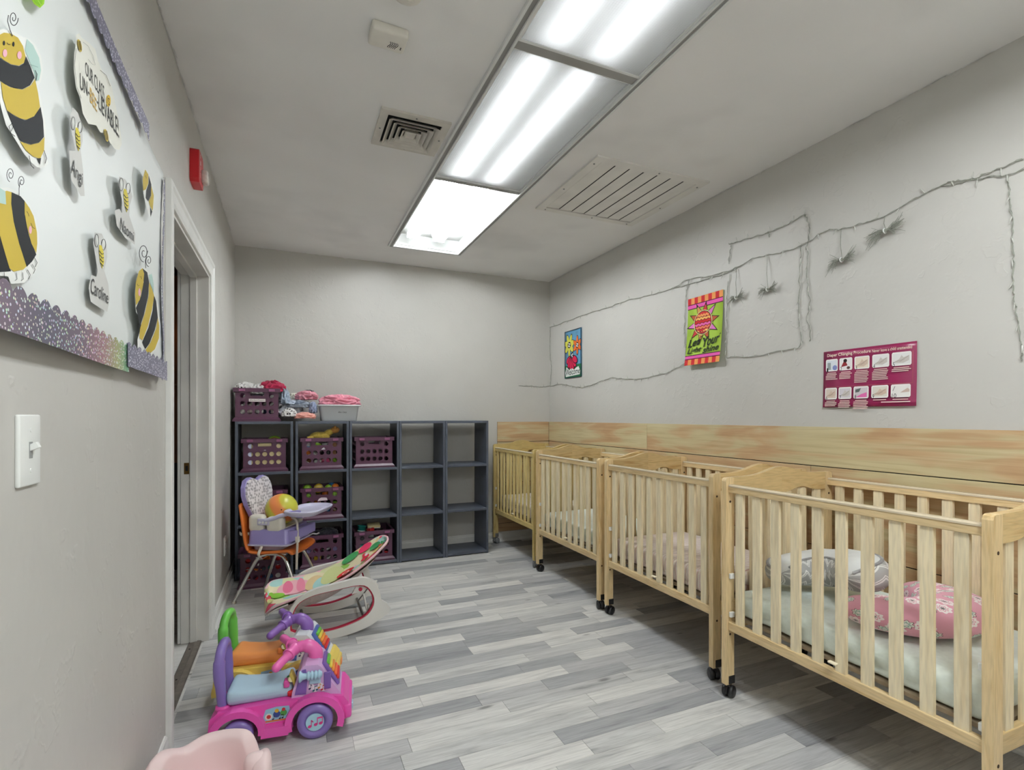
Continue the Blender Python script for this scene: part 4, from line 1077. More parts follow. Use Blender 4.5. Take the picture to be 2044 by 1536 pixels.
# ================================================================== BEE DISPLAY ON THE LEFT WALL
def lw(off): return lambda u, v, h: tuple(on_x(u, v, XL + off + h))        # pixel of the photo -> point on the wall
def foil(name, holo):
    m, nt, b = newmat(name); L = nt.links.new
    geo = N(nt, 'ShaderNodeNewGeometry')
    vo = N(nt, 'ShaderNodeTexVoronoi', i_Scale=150.); L(geo.outputs['Position'], vo.inputs['Vector'])
    r = ramp(nt, [(0, (235, 235, 245)), (.28, (225, 225, 240)), (.34, (128, 126, 150)), (1, (112, 110, 134))]); L(vo.outputs['Distance'], r.inputs[0])
    c = r.outputs[0]
    if holo:
        sp = N(nt, 'ShaderNodeSeparateXYZ'); L(geo.outputs['Position'], sp.inputs[0])
        mr = N(nt, 'ShaderNodeMapRange'); L(sp.outputs['Y'], mr.inputs[0]); mr.inputs[1].default_value = .9; mr.inputs[2].default_value = 1.55
        hr = ramp(nt, [(0, (120, 104, 120)), (.2, (92, 90, 110)), (.45, (110, 90, 112)), (.65, (166, 120, 130)), (.8, (170, 176, 120)), (.9, (120, 180, 140)), (1, (150, 150, 200))]); L(mr.outputs[0], hr.inputs[0])
        sd = N(nt, 'ShaderNodeSeparateColor'); L(vo.outputs['Color'], sd.inputs[0])
        dots = ramp(nt, [(.30, (1, 1, 1, 1)), (.36, (0, 0, 0, 1))]); L(vo.outputs['Distance'], dots.inputs[0])
        sat = mix(nt, vo.outputs['Color'], (1, 1, 1, 1), .55)
        c = mix(nt, hr.outputs[0], sat, dots.outputs[0])
    L(c, b.inputs['Base Color']); b.inputs['Metallic'].default_value = .35; b.inputs['Roughness'].default_value = .35
    return m
M_foil = foil('silver_foil', False); M_holo = foil('holographic_foil', True)
M_paper = plain('white_bulletin_paper', (224, 228, 226), .5, var=.02, scale=3)
bd = thing('bulletin_display', 'white paper bulletin display with sparkly scalloped border on the left wall', 'bulletin board', (XL, 0, 0))
def bd_bot(y): return 1.288 - .018 * (y - .7) / 1.2
def bd_top(y): return 1.985 - .060 * smoothstep(1.2, 1.95, y)
def sheet(u, v):
    y_ = .70 + u * (1.945 - .70); yr = y_ + .02 * math.sin(v * 7) * u ** 8
    z0, z1 = bd_bot(y_), bd_top(y_)
    return (.005 + .006 * (.5 + .5 * noise.noise(Vector((y_ * 5, v * 3, 0)))) + .008 * (1 - v) ** 6 * (.4 + .6 * math.sin(y_ * 9) ** 2), yr, z0 + (z1 - z0) * v)
put('paper', G().surf(sheet, 60, 30), M_paper, bd, solid=.0008)
def scallop(y0, y1, zf, hgt, up, x, mat, name, pitch=.042):
    n = int((y1 - y0) / .004); g = G(); vs = []
    for i in range(n + 1):
        yy = y0 + (y1 - y0) * i / n
        sc = hgt + .014 * abs(math.sin(PI * yy / pitch)) ** .8
        z = zf(yy); xx = x + .012 * (.5 + .5 * math.sin(yy * 8.)) * .6
        vs += [(xx, yy, z), (xx, yy, z + up * sc)]
    g.add(vs, [(2*i, 2*i + 2, 2*i + 3, 2*i + 1) for i in range(n)])
    return put(name, g, mat, bd, solid=.001)
scallop(.70, 1.50, lambda y: bd_bot(y) - .024, .055, 1, .024, M_holo, 'border_strip')
scallop(1.48, 1.875, lambda y: bd_bot(y) - .012 - .006 * (y - 1.48), .045, 1, .028, M_foil, 'border_strip')
scallop(.70, 1.70, lambda y: bd_top(y) + .012, .032, -1, .018, M_foil, 'border_strip')
g = G(); vs = []
for i in range(61):
    z = 1.90 - .64 * i / 60; yy = 1.950 + .015 * math.sin(z * 11) - .03 * smoothstep(1.4, 1.26, z)
    vs += [(.012, yy, z), (.016, yy - .030 - .010 * abs(math.sin(z * 70)), z)]
g.add(vs, [(2*i, 2*i + 1, 2*i + 3, 2*i + 2) for i in range(60)])
put('border_strip', g, M_foil, bd, solid=.001)

YEL, BLK, WHT, TEA, PNK = (194, 170, 68), (24, 27, 30), (232, 234, 230), (178, 206, 198), (232, 178, 190)
def cutout(name, label, cat, off, base, group=None, basecol=WHT):
    """a paper cut-out standing a little off the sheet; coordinates are traced points"""
    r = thing(name, label, cat, (0, 0, 0), group=group)
    g = G(); fr_, bk = lw(off), lw(off - .003)
    n = len(base); vs = [fr_(u, v, 0) for u, v in base] + [bk(u, v, 0) for u, v in base]
    g.add(vs, [tuple(range(n)), tuple(range(2*n - 1, n - 1, -1))] + [(i, (i + 1) % n, n + (i + 1) % n, n + i) for i in range(n)], False, basecol)
    put('card', g, printed(), r)
    return r, Flat(lw(off), .0003, .0004)
def spiral(cx, cy, r, turns, a0, n=26):
    return [(cx + r * (1 - i / n * .85) * math.cos(R(a0) + turns * 2 * PI * i / n) * .55, cy + r * (1 - i / n * .85) * math.sin(R(a0) + turns * 2 * PI * i / n)) for i in range(n + 1)]
# bee 1
b1, f = cutout('paper_bee', 'tall upright paper bee with smiling face high on the bee display', 'bee cut-out', .024,
    [(-14,62),(6,58),(30,64),(46,74),(56,76),(70,88),(82,112),(86,140),(82,162),(76,172),(82,196),(90,240),(93,290),(92,312),(97,326),(90,332),(82,336),(72,332),(60,322),(46,304),(24,268),(12,250),(2,214),(-6,170),(-14,130)], 'paper bees on the display')
f.poly([(54,78),(66,90),(78,115),(82,140),(78,160),(72,162),(68,145),(60,125),(50,100)], TEA)
f.poly([(-5,112),(8,121),(22,129),(38,132),(48,126),(52,112),(60,130),(69,155),(60,170),(45,178),(28,176),(10,168),(-5,158)], BLK)
f.poly([(-10,90),(-2,70),(8,65),(22,67),(36,75),(46,92),(51,112),(48,125),(38,131),(22,128),(8,120),(-6,108)], YEL)
f.poly([(2,163),(20,174),(45,179),(62,170),(70,158),(76,185),(80,213),(72,228),(58,240),(40,236),(22,226),(14,220),(6,195)], YEL)
f.poly([(14,220),(30,232),(50,240),(68,232),(81,213),(86,240),(88,273),(78,284),(62,288),(48,284),(40,280),(28,255)], BLK)
f.poly([(40,282),(60,289),(78,285),(89,273),(88,300),(80,317),(66,312),(52,300)], YEL)
f.poly([(74,316),(82,315),(80,329)], BLK)
for x, y_ in ((8, 86), (27, 88)): f.disc(x, y_, 2.2, 5, BLK, 12)
for x, y_ in ((10, 106), (39, 110)): f.disc(x, y_, 4.5, 8, PNK, 14)
f.stroke([(14, 85), (17, 89), (21, 88)], 1.2, BLK); f.stroke([(58,128),(70,132),(76,134)], .8, (120,150,146)); f.stroke([(72,160),(74,148),(70,140)], 1.2, BLK)
f.stroke(spiral(27, 36, 17, 1.6, 0) , 1.6, BLK); f.stroke([(17,30),(15,42),(20,60),(25,72)], 1.6, BLK)
f.stroke([(22,262),(28,250),(24,246),(18,252),(22,266),(30,272)], 1.2, BLK); f.stroke([(58,310),(62,330),(68,336)], 1.2, BLK); f.stroke([(88,300),(93,316),(90,326)], 1.2, BLK)
f.build('print', b1)
# bee 2 (traced at 3.656x from (0,360))
def q2(p): return [(x / 3.656, 360 + y_ / 3.656) for x, y_ in p]
b2, f = cutout('paper_bee', 'fat paper bee cropped by the left edge of the photo', 'bee cut-out', .022,
    q2([(-60,55),(60,52),(120,80),(175,125),(225,190),(262,280),(284,400),(285,500),(283,610),(250,680),(215,705),(180,745),(80,755),(60,700),(-60,690)]), 'paper bees on the display')
f.poly(q2([(-60,120),(0,110),(10,105),(0,400),(40,540),(80,662),(0,668),(-60,668)]), BLK)
f.poly(q2([(-30,100),(50,75),(85,85),(85,170),(100,300),(140,450),(200,620),(170,650),(100,665),(70,640),(40,540),(0,400),(-30,250)]), YEL)
f.poly(q2([(85,85),(150,115),(180,150),(180,250),(210,400),(250,500),(265,540),(235,590),(195,630),(140,460),(100,300),(82,170)]), BLK)
f.poly(q2([(180,150),(215,200),(245,260),(270,380),(272,460),(265,530),(230,460),(200,350),(180,240)]), YEL)
f.poly(q2([(-60,30),(0,55),(40,80),(45,175),(0,165),(-60,140)]), TEA)
f.stroke(q2([(195,225),(205,240),(212,262)]), .9, BLK); f.stroke(q2([(225,310),(240,345),(255,350)]), .9, BLK); f.disc(222/3.656, 360 + 360/3.656, 3, 8, PNK, 14)
for x in (30, 120, 165): f.stroke(q2([(x, 670), (x + 5, 720), (x - 12, 730)]), 1., BLK)
for x, y_ in ((250, 560), (235, 610), (200, 650)): f.stroke(q2([(x, y_), (x + 22, y_ + 40), (x + 8, y_ + 70)]), 1., BLK)
f.stroke(q2([(x*3.656, (y_ - 360)*3.656) for x, y_ in spiral(21, 348, 15, 1.7, 100)]), 1.3, BLK); f.stroke([(38, 394), (38, 376), (40, 362)], 1.3, BLK)
f.stroke(spiral(43, 362, 13, 1.6, 120), 1.3, BLK)
f.build('print', b2)
# bee 3
b3, f = cutout('paper_bee', 'paper bee curling off the lower corner of the bee display beside the door', 'bee cut-out', .030,
    q2([(1040,630),(1075,655),(1100,690),(1125,780),(1130,840),(1150,900),(1170,1050),(1168,1160),(1135,1240),(1095,1275),(1090,1330),(1040,1335),(1035,1240),(1005,1260),(1003,1160),(1030,1060),(1020,1000),(992,960),(983,830),(992,730),(1015,650)]), 'paper bees on the display')
f.poly(q2([(1040,640),(1075,670),(1088,740),(1080,850),(1050,980),(1020,1070),(1008,990),(992,930),(1030,840),(1048,740)]), BLK)
f.poly(q2([(1040,640),(1052,680),(1045,760),(1020,870),(992,912),(987,830),(992,740),(1015,660)]), YEL)
f.poly(q2([(1088,740),(1105,780),(1125,840),(1110,940),(1080,1060),(1040,1165),(1018,1150),(1022,1080),(1060,960),(1085,840)]), YEL)
f.poly(q2([(1125,840),(1140,880),(1152,1000),(1130,1090),(1090,1190),(1060,1230),(1038,1180),(1085,1070),(1115,950)]), BLK)
f.poly(q2([(1152,1000),(1163,1060),(1160,1150),(1130,1230),(1090,1265),(1062,1238),(1100,1180),(1140,1080)]), YEL)
f.poly(q2([(1085,690),(1108,680),(1122,760),(1122,820),(1100,760)]), TEA)
f.stroke(q2([(1020,705),(1030,700),(1033,720)]), .7, BLK); f.stroke(q2([(1002,755),(1008,770),(1018,765)]), .7, BLK); f.disc(1018/3.656, 360 + 815/3.656, 2.5, 8, PNK, 12)
for x in (1040, 1055): f.stroke(q2([(x, 1262), (x + 2, 1320), (x - 8, 1325)]), .9, BLK)
f.build('print', b3)
f = Flat(lw(.028), .0003, .0004); f.stroke(spiral(287, 504, 19, 1.6, 90), 1.4, BLK); f.stroke([(291, 535), (290, 520), (295, 500)], 1.3, BLK); f.stroke(spiral(297, 520, 12, 1.5, 90), 1.3, BLK)
f.build('antenna', b3)
# bee 4
b4, f = cutout('paper_bee', 'narrow folded paper bee at the upper corner of the bee display', 'bee cut-out', .026,
    [(287,336),(294,340),(301,352),(307,376),(308,400),(305,425),(300,434),(296,425),(290,405),(286,385),(284,360)], 'paper bees on the display')
f.poly([(290,338),(296,348),(296,366),(291,378),(286,380),(285,358)], YEL); f.poly([(297,350),(302,368),(301,390),(296,402),(291,395),(292,380),(297,366)], BLK)
f.poly([(302,370),(307,390),(305,420),(300,412),(297,402),(302,390)], YEL); f.poly([(300,414),(304,422),(301,432)], BLK)
f.stroke([(289,352),(291,350),(292,356)], .7, BLK)
f.build('print', b4)
# leaf at the top edge
lf, f = cutout('paper_leaf', 'bright green paper leaf at the top edge of the photo', 'leaf cut-out', .022, [(58,-26),(80,-24),(90,-6),(88,8),(80,16),(68,8),(60,-6)], None, (150, 200, 52))
f.poly([(62,-20),(78,-20),(86,-4),(84,7),(79,12),(70,5),(63,-7)], (126, 184, 34)); f.stroke([(66,-16),(74,-2),(82,10)], 1., (180, 216, 90))
f.build('print', lf)
# sign
SILV = (206, 206, 202)
sgn, f = cutout('paper_sign', 'cream cloud-shaped paper sign with lettering on the bee display', 'sign', .026,
    [(152,70),(158,66),(163,76),(176,84),(190,98),(196,122),(206,146),(214,152),(222,170),(228,196),(236,236),(242,272),(243,288),(238,299),(229,297),(219,284),(212,266),(200,264),(192,250),(176,247),(165,226),(160,196),(152,176),(147,140),(148,104),(151,92)], None, (230, 230, 220))
f.text('OUR CLASS', [(171,149),(209,205),(208,172),(170,121)], (50, 50, 50)); f.disc(216.5, 201, 4.6, 12, (216, 178, 54), 16, R(0)); f.text('IS', [(213.5,206),(219.5,212),(219.5,198),(213.5,191)], (60, 54, 40))
f.text('UN-', [(160,177),(179,196),(178,168),(160,145)], (50, 50, 50)); f.text('BEE', [(180,203),(194,224),(193,199),(180,173)], (206, 168, 84)); f.text('-LIEVABLE!', [(194,212),(238,276),(236,236),(194,184)], (50, 50, 50))
for cx, cy in ((159, 91), (212, 270)):
    f.disc(cx, cy, 4, 13, YEL, 16, R(-12)); 
    for k in (-.5, 0, .5): f.stroke([(cx - 1.2 + k*5, cy - 9), (cx + .6 + k*5, cy + 9)], 1.1, BLK)
f.stroke([(166,84),(176,92),(186,112),(190,130),(184,128),(176,118)], .5, (120,120,116)); f.stroke([(152,96),(149,130),(153,172),(162,196)], .6, BLK)
f.stroke([(200,140),(212,150),(220,172)], .7, BLK)
f.build('print', sgn, kind='stuff')
# name tags
def name_tag(base, label, bee, quad, nm):
    t, f = cutout('name_tag', label, 'name tag', .024, base, 'bee name tags', SILV)
    cx, cy = bee
    f.disc(cx - 5, cy - 14, 4, 13, (224, 226, 220), 14, R(-12)); f.disc(cx + 5, cy - 8, 4, 12, (224, 226, 220), 14, R(12))
    f.stroke([(cx - 8 + 4*math.cos(2*PI*i/16), cy - 16 + 13*math.sin(2*PI*i/16)) for i in range(17)], .9, BLK); f.stroke([(cx + 6 + 4*math.cos(2*PI*i/16), cy - 8 + 11*math.sin(2*PI*i/16)) for i in range(17)], .9, BLK)
    f.poly([(cx - 3, cy - 8), (cx + 2, cy - 6), (cx + 6, cy + 8), (cx + 7, cy + 28), (cx + 3, cy + 40), (cx - 1, cy + 26), (cx - 3, cy + 8)], (214, 198, 72))
    for k in range(4): f.stroke([(cx - 3 + k*.9, cy + 4 + 8*k), (cx + 2 + k*.9, cy + 11 + 8*k), (cx + 6, cy + 10 + 8*k)], 1.6, BLK)
    f.text(nm, quad, (70, 70, 70), .25)
    f.build('print', t, kind='stuff')
name_tag([(146,214),(156,226),(164,250),(165,281),(161,300),(166,340),(169,391),(161,391),(152,375),(142,359),(138,300),(151,302),(141,255),(140,230)],
    'silver paper name tag highest on the display, under the lettered sign', (154, 262), [(141,356),(167,380),(165,345),(142,310)], 'Angi')
name_tag([(238,352),(250,358),(260,374),(264,392),(259,410),(258,430),(270,466),(269,488),(250,475),(233,450),(229,420),(238,416),(244,426),(243,396),(236,368)],
    'silver paper name tag nearest the far edge of the display', (250, 384), [(240,458),(269,484),(267,462),(240,432)], 'Naomi')
name_tag([(189,464),(203,466),(213,488),(214,512),(208,540),(216,566),(219,596),(214,622),(196,612),(181,602),(177,574),(182,548),(192,552),(195,540),(190,510),(186,484)],
    'silver paper name tag lowest on the display, above the scalloped border', (201, 496), [(182,585),(217,607),(216,582),(182,552)], 'Caroline')

# ================================================================== RIGHT WALL: flags, poster, string lights
def rect_frame(y0, z0, w, h, off, curl=0.):
    """print frame on the right wall: s runs toward the camera, t runs up"""
    def fm(s, t, hh): return (XR - off - curl * (1 - t) ** 2 - hh, y0 - w * s, z0 + h * t)
    return fm
def sheet_on(fm, name, parent, mat, nu=4, nv=14):
    return put(name, G().surf(lambda u, v: fm(u, v, 0), nu, nv), mat, parent, solid=.001)
# sun flag
sf = thing('sun_flag', 'lime green sun garden flag with black script lettering on the right wall', 'flag', (0, 0, 0))
fm = rect_frame(2.506, 1.461, .282, .415, .006, .030)
sheet_on(fm, 'sheet', sf, plain('lime_cloth', (160, 192, 60), .7, var=.03))
f = Flat(fm, .0005, .0012)
ORG, RED, MAG, LIM = (226, 150, 84), (188, 40, 44), (222, 90, 170), (160, 192, 60)
for t0, t1, p0, p1 in ((.90, 1.0, .845, .895), (0, .085, .095, .135)):
    for i in range(10): f.rect(i/10, t0, (i+1)/10, t1, RED if i % 2 == 0 else ORG, i == 0)
    f.rect(0, p0 - .012, 1, p1 + .012, (70, 20, 50)); f.rect(0, p0, 1, p1, MAG)
cx, cy = .47, .605
for k in range(10):
    a = R(36*k + 8); r0, r1, dw = .27, .43 + .03*(k % 2), R(11)
    asp = .282/.415
    def pp(r_, ang): return (cx + r_*math.cos(ang), cy + r_*math.sin(ang)*asp)
    f.poly([pp(r0 - .01, a - dw*1.5), pp(r1 + .03, a), pp(r0 - .01, a + dw*1.5)], (40, 30, 30)); f.poly([pp(r0, a - dw*1.1), pp(r1 - .02, a), pp(r0, a + dw*1.1)], [(176, 84, 50), (216, 120, 190), (196, 60, 60), (200, 150, 80)][k % 4])
f.disc(cx, cy, .265, .265*asp, (220, 216, 150), 32); f.disc(cx, cy, .25, .25*asp, (40, 24, 24), 32); f.disc(cx, cy, .235, .235*asp, RED, 32)
for k, c in enumerate([(236, 196, 110), (226, 120, 90), (222, 100, 170), (200, 40, 40), (236, 180, 100), (230, 150, 90)]):
    z = -.17 + k*.065; hw = math.sqrt(max(0, .225**2 - (z)**2))
    pts = [(cx - hw + 2*hw*i/14, cy + (z + .015*math.sin(i*1.9 + k))*asp) for i in range(15)]
    f.stroke(pts, .032, c); f.stroke([(x, y_ - .022) for x, y_ in pts], .007, (60, 24, 24))
INK = (28, 40, 24)
# looping script strokes: Let Your light shine
f.text('Let', [(.07,.255),(.42,.290),(.44,.405),(.07,.375)], INK, .3, .022); f.text('Your', [(.52,.235),(.96,.280),(.98,.410),(.50,.375)], INK, .3, .022)
f.text('Light', [(.05,.145),(.47,.160),(.49,.262),(.06,.240)], INK, .3, .022); f.text('shine', [(.52,.150),(.97,.170),(.97,.258),(.52,.240)], INK, .3, .022)
f.stroke([(.40,.385),(.45,.405),(.48,.395),(.46,.375)], .010, INK); f.stroke([(.96,.38),(.99,.40),(1.0,.38)], .010, INK)
f.build('print', sf)
# flower flag
ff = thing('flower_flag', 'small flag painted with yellow, orange and red flowers near the far corner', 'flag', (0, 0, 0))
fm = rect_frame(4.071, 1.489, .287, .42, .004)
sheet_on(fm, 'sheet', ff, plain('blue_cloth', (88, 142, 176), .7, var=.12, scale=14))
f = Flat(fm, .0005, .0012); asp = .287/.42
def flower(cx, cy, r_, col, n, eye, dark=(30, 34, 44), a_off=0, clip=None):
    for pas, (k, cc) in enumerate(((1.0, dark), (.86, col))):
        for i in range(n):
            a = R(360*i/n + a_off); f.disc(cx + r_*.58*math.cos(a), cy + r_*.58*math.sin(a)*asp, r_*.48*k, r_*.24*k, cc, 14, math.atan2(math.sin(a)*asp, math.cos(a)))
    f.disc(cx, cy, eye, eye*asp, (24, 24, 34), 16)
    for i in range(4): f.disc(cx + eye*.5*math.cos(R(90*i + 30)), cy + eye*.5*math.sin(R(90*i + 30))*asp, eye*.28, eye*.30*asp, (236, 236, 232), 10)
f.rect(0, 0, 1, .27, (40, 110, 70))
flower(.27, .70, .30, (206, 204, 84), 7, .10, a_off=12); flower(.76, .66, .24, (214, 104, 44), 6, .085, a_off=30)
for i in range(6):
    a = R(200 + 28*i); f.disc(.44 + .19*math.cos(a), .42 + .19*math.sin(a)*asp, .17, .085, (24, 24, 34), 14, math.atan2(math.sin(a)*asp, math.cos(a))); f.disc(.44 + .19*math.cos(a), .42 + .19*math.sin(a)*asp, .145, .068, (200, 30, 74), 14, math.atan2(math.sin(a)*asp, math.cos(a)))
f.disc(.47, .47, .09, .06, (24, 34, 54), 14)
for dx, dy in ((-.03, .0), (.03, .015), (.0, -.03)): f.disc(.47 + dx, .475 + dy, .022, .02, (236, 236, 232), 10)
f.poly([(.08,.03),(.92,.05),(.95,.12),(.85,.22),(.70,.20),(.6,.16),(.45,.20),(.30,.17),(.12,.24),(.05,.12)], (226, 232, 226))
f.text('Welcome', [(.10,.05),(.92,.075),(.92,.185),(.10,.20)], (26, 44, 38), .3, .01)
for a_, b_, c_, d_ in ((0, 0, 1, .012), (0, .988, 1, 1), (0, 0, .03, 1), (.97, 0, 1, 1)): f.rect(a_, b_, c_, d_, (30, 48, 62))
f.build('print', ff)
# diaper changing poster
dp = thing('procedure_poster', 'maroon diaper changing procedure poster with ten numbered pictures', 'poster', (0, 0, 0))
fm = rect_frame(1.620, 1.188, .388, .258, .004, .006)
sheet_on(fm, 'sheet', dp, plain('maroon_print', (134, 28, 74), .3, var=.03))
f = Flat(fm, .0004, .0010)
CREAM = (238, 224, 206)
f.trect('Diaper Changing Procedure', .045, .885, .545, .955, CREAM, 0, .012); f.trect('Never leave a child unattended', .56, .895, .955, .945, CREAM, 0, .006)
f.stroke([(.03,.40),(.03,.36),(.965,.36),(.965,.86)], .005, (190, 110, 110))
cols = [.03, .195, .37, .565, .765]; wds = [.145, .15, .165, .175, .19]
art = [(214,220,226), (228,226,226), (226,214,196), (224,224,222), (222,222,220), (212,198,186), (206,200,206), (204,196,200), (216,212,200), (228,226,222)]
rows_txt = [[5, 5, 8, 7, 3], [4, 5, 6, 1, 1]]
for r_ in range(2):
    zt = (.855, .345)[r_]; zb = (.640, .140)[r_]
    for c in range(5):
        x0, x1 = cols[c], cols[c] + wds[c]; k = r_*5 + c
        f.poly([(x0 + .01, zb), (x1 - .01, zb), (x1, zb + .02), (x1, zt - .02), (x1 - .01, zt), (x0 + .01, zt), (x0, zt - .02), (x0, zb + .02)], (236, 234, 230))
        f.rect(x0 + .012, zb + .02, x1 - .012, zt - .02, art[k]); mx, mz = (x0 + x1)/2, (zb + zt)/2
        if k == 0: f.rect(x0 + .02, zb + .03, x0 + .06, zt - .06, (150, 158, 158)); f.disc(x1 - .035, zb + .06, .028, .045, (130, 140, 190), 14)
        elif k == 1: f.poly([(x0 + .02, zb + .06), (x0 + .05, zt - .06), (x0 + .08, zt - .08), (x0 + .095, zb + .08)], (130, 40, 44)); f.disc(x0 + .068, zt - .05, .022, .032, (40, 30, 30), 14); f.disc(x1 - .045, zb + .04, .02, .025, (90, 60, 56), 12)
        elif k == 7: f.poly([(x0 + .02, zb + .02), (x1 - .02, zb + .02), (x1 - .02, mz), (mx, mz - .03)], (220, 110, 170)); f.poly([(x0 + .02, zt - .05), (mx, zt - .03), (mx - .02, mz + .01), (x0 + .02, mz)], (92, 100, 98))
        elif k == 9: f.poly([(x1 - .10, mz - .03), (x1 - .03, mz + .04), (x1 - .01, mz + .02), (x1 - .01, mz - .02)], (196, 176, 164)); f.stroke([(x0 + .02, mz), (x0 + .04, zt - .03)], .006, (110, 110, 110))
        else:
            sk = (206, 184, 166) if k in (2, 5, 8) else (196, 190, 184)
            f.poly([(x0 + .02, zb + .05), (mx - .02, mz), (mx, zt - .05), (mx + .02, mz + .02), (x1 - .02, mz + .05), (x1 - .02, mz - .03), (mx + .02, zb + .04)], sk)
            f.stroke([(x0 + .03, zb + .07), (mx, mz - .02), (x1 - .03, mz + .03)], .004, (120, 104, 96)); f.stroke([(mx - .02, zb + .06), (mx + .03, mz - .01)], .003, (120, 104, 96))
        f.trect(str(k + 1), x0 + .012, zb - .008, x0 + (.030 if k < 9 else .055), zb + .062, (34, 30, 34))
        for i in range(rows_txt[r_][c]):
            zz = zb - .03 - i*.027; ins = rt.uniform(0, .03) if i else .02
            f.rect(x0 + (.0 if i > 1 else ins), zz - .008, x1 - ins, zz + .006, (226, 196, 190), i == 0)
f.rect(.67, .062, .955, .078, (226, 206, 200))
f.build('print', dp)

# ---- string lights
M_wire = plain('clear_green_wire', (150, 152, 141), .4, var=.15, scale=60)
M_bulb = plain('clear_mini_bulb', (196, 196, 188), .2, var=.1)
def rw_(u, v, off=.004): return on_x(u, v, XR - off)
def string(label, paths, spacing=.085, twist=True, seed=0, group='mini string lights tacked to the right wall'):
    r = thing('string_lights', label, 'string lights', (0, 0, 0), group=group)
    rr = random.Random(seed); bg = G()
    for P in paths:
        pts = [Vector(p) for p in P]; cp = catmull(pts, 7)
        cp = [p + Vector((-abs(rr.gauss(0, .0015)), rr.gauss(0, .002), rr.gauss(0, .002))) for p in cp]
        put('cable', G().tube(cp, .0014, 6), M_wire, r)
        if twist:
            c2 = [p + Vector((-.0025, .003*math.sin(i*1.3), .0035*math.cos(i*1.3))) for i, p in enumerate(cp)]
            put('cable', G().tube(c2, .0011, 6), M_wire, r)
        acc = 0
        for a, b_ in zip(cp, cp[1:]):
            acc += (b_ - a).length
            if acc > spacing:
                acc = 0; sgn_ = rr.choice((-1, -1, 1)); d = Vector((-.25, rr.uniform(-.5, .5), sgn_)).normalized()
                bg.tube([b_, b_ + d * .012], .0022, 6); bg.tube([b_ + d * .012, b_ + d * .026], [.0026, .0010], 6)
    ob = put('mini_bulb', bg, M_bulb, r, kind='stuff')
    return r
top = [(1098,653),(1140,638),(1183,622),(1215,613),(1250,600),(1300,588),(1335,578),(1400,560),(1460,541),(1503,516),(1550,506),(1600,490),(1645,462),(1680,457),(1725,445),(1770,430),(1830,395),(1885,367),(1915,360),(1960,355),(2044,338)]
string('long string of mini lights running along the top of the right wall', [[rw_(*p) for p in top] + [Vector((XR - .004, .70, 2.01))],
       [rw_(*p) for p in [(1340,577),(1380,556),(1430,548),(1480,530)]], [rw_(*p) for p in [(1880,372),(1940,358),(1990,338),(2044,316)]]], seed=1)
low = [(1098,770),(1122,766),(1155,772),(1180,768),(1218,754),(1245,756),(1275,756),(1305,750),(1335,742),(1370,722),(1371,705)]
string('lower string of mini lights passing under the flower flag', [[rw_(*p) for p in low], [on_y(1097, 770, YB - .004), on_y(1080, 772, YB - .004), on_y(1062, 770, YB - .004), on_y(1036, 769, YB - .004)]], .06, seed=2)
string('string of mini lights hanging down the far corner', [[rw_(1099, 653), rw_(1098, 680), rw_(1098, 705), rw_(1101, 735), rw_(1098, 770)]], .07, True, 3)
string('string of mini lights hanging to both sides of the sun flag', [[rw_(*p) for p in [(1376,558),(1370,590),(1368,620),(1367,660),(1370,700),(1371,722)]], [rw_(*p) for p in [(1458,548),(1453,580),(1452,620),(1450,670),(1448,708)]]], .055, True, 4)
sq = [(1455,487),(1480,480),(1510,471),(1540,462),(1575,446),(1602,430),(1610,432),(1617,455),(1614,480),(1609,498)]
string('loop of mini lights pinned above the top string', [[rw_(*p) for p in sq], [rw_(*p) for p in [(1460,488),(1458,505),(1455,525)]], [rw_(*p) for p in [(1534,463),(1537,472)]]], .06, True, 5)
string('two strands of mini lights hanging below the top string', [[rw_(*p) for p in [(1600,488),(1598,530),(1596,575),(1595,628),(1598,660),(1598,690),(1560,700),(1500,712),(1450,712)]],
       [rw_(*p) for p in [(1614,500),(1611,556),(1617,600),(1612,635),(1618,660),(1617,680)]]], .06, True, 6)
string('strand of mini lights hanging at the right edge of the photo', [[rw_(*p) for p in [(2012,350),(2016,390),(2020,440),(2022,500),(2024,560),(2026,600),(2033,640),(2040,690),(2040,720)]]], .07, True, 7)
def bundle(u, v, ln, tilt, label, drop=None):
    c = rw_(u, v, .022); r = thing('wire_bundle', label, 'wire bundle', c, group='bundles of unused string lights')
    rr = random.Random(int(u)); g = G()
    for k in range(44):
        L0, L1 = ln * rr.uniform(.22, .62), ln * rr.uniform(.18, .50); s0, s1 = rr.gauss(0, .30), rr.gauss(.10, .34)
        sag0, sag1 = rr.uniform(-.10, .16) * ln, rr.uniform(-.16, .12) * ln
        pts = [(rr.uniform(-.010, .014), L0, -L0 * (tilt + s0) - sag0), (rr.uniform(-.008, .008), L0 * .55, -L0 * .55 * (tilt + s0 * .8) + .006), (rr.uniform(-.003, .003), L0 * .15, rr.uniform(-.006, .006)), (0, 0, rr.uniform(-.005, .005)),
               (rr.uniform(-.006, .006), -L1 * .5, L1 * .5 * (tilt + s1 * .7)), (rr.uniform(-.010, .014), -L1, L1 * (tilt + s1) - sag1)]
        g.tube(catmull(pts, 3), .0010, 5)
    put('wires', g, M_wire, r, kind='stuff')
    put('tie', G().tube([(.010*math.cos(2*PI*i/12), .004, .009*math.sin(2*PI*i/12)) for i in range(12)], .0025, 6, closed=True), M_white, r)
    if drop:
        d = rw_(*drop, .006) - c
        put('lead_wire', G().tube([(0, 0, .006), d * .5 + Vector((-.004, .003, 0)), d], .0016, 6), M_wire, r)
bundle(1470, 593, .100, .10, 'small bundle of unused string lights beside the sun flag', (1471, 536))
bundle(1533, 577, .105, -.02, 'small bundle of unused string lights, second from the sun flag', (1532, 512))
bundle(1681, 518, .120, .10, 'medium bundle of unused string lights under the top string', (1679, 458))
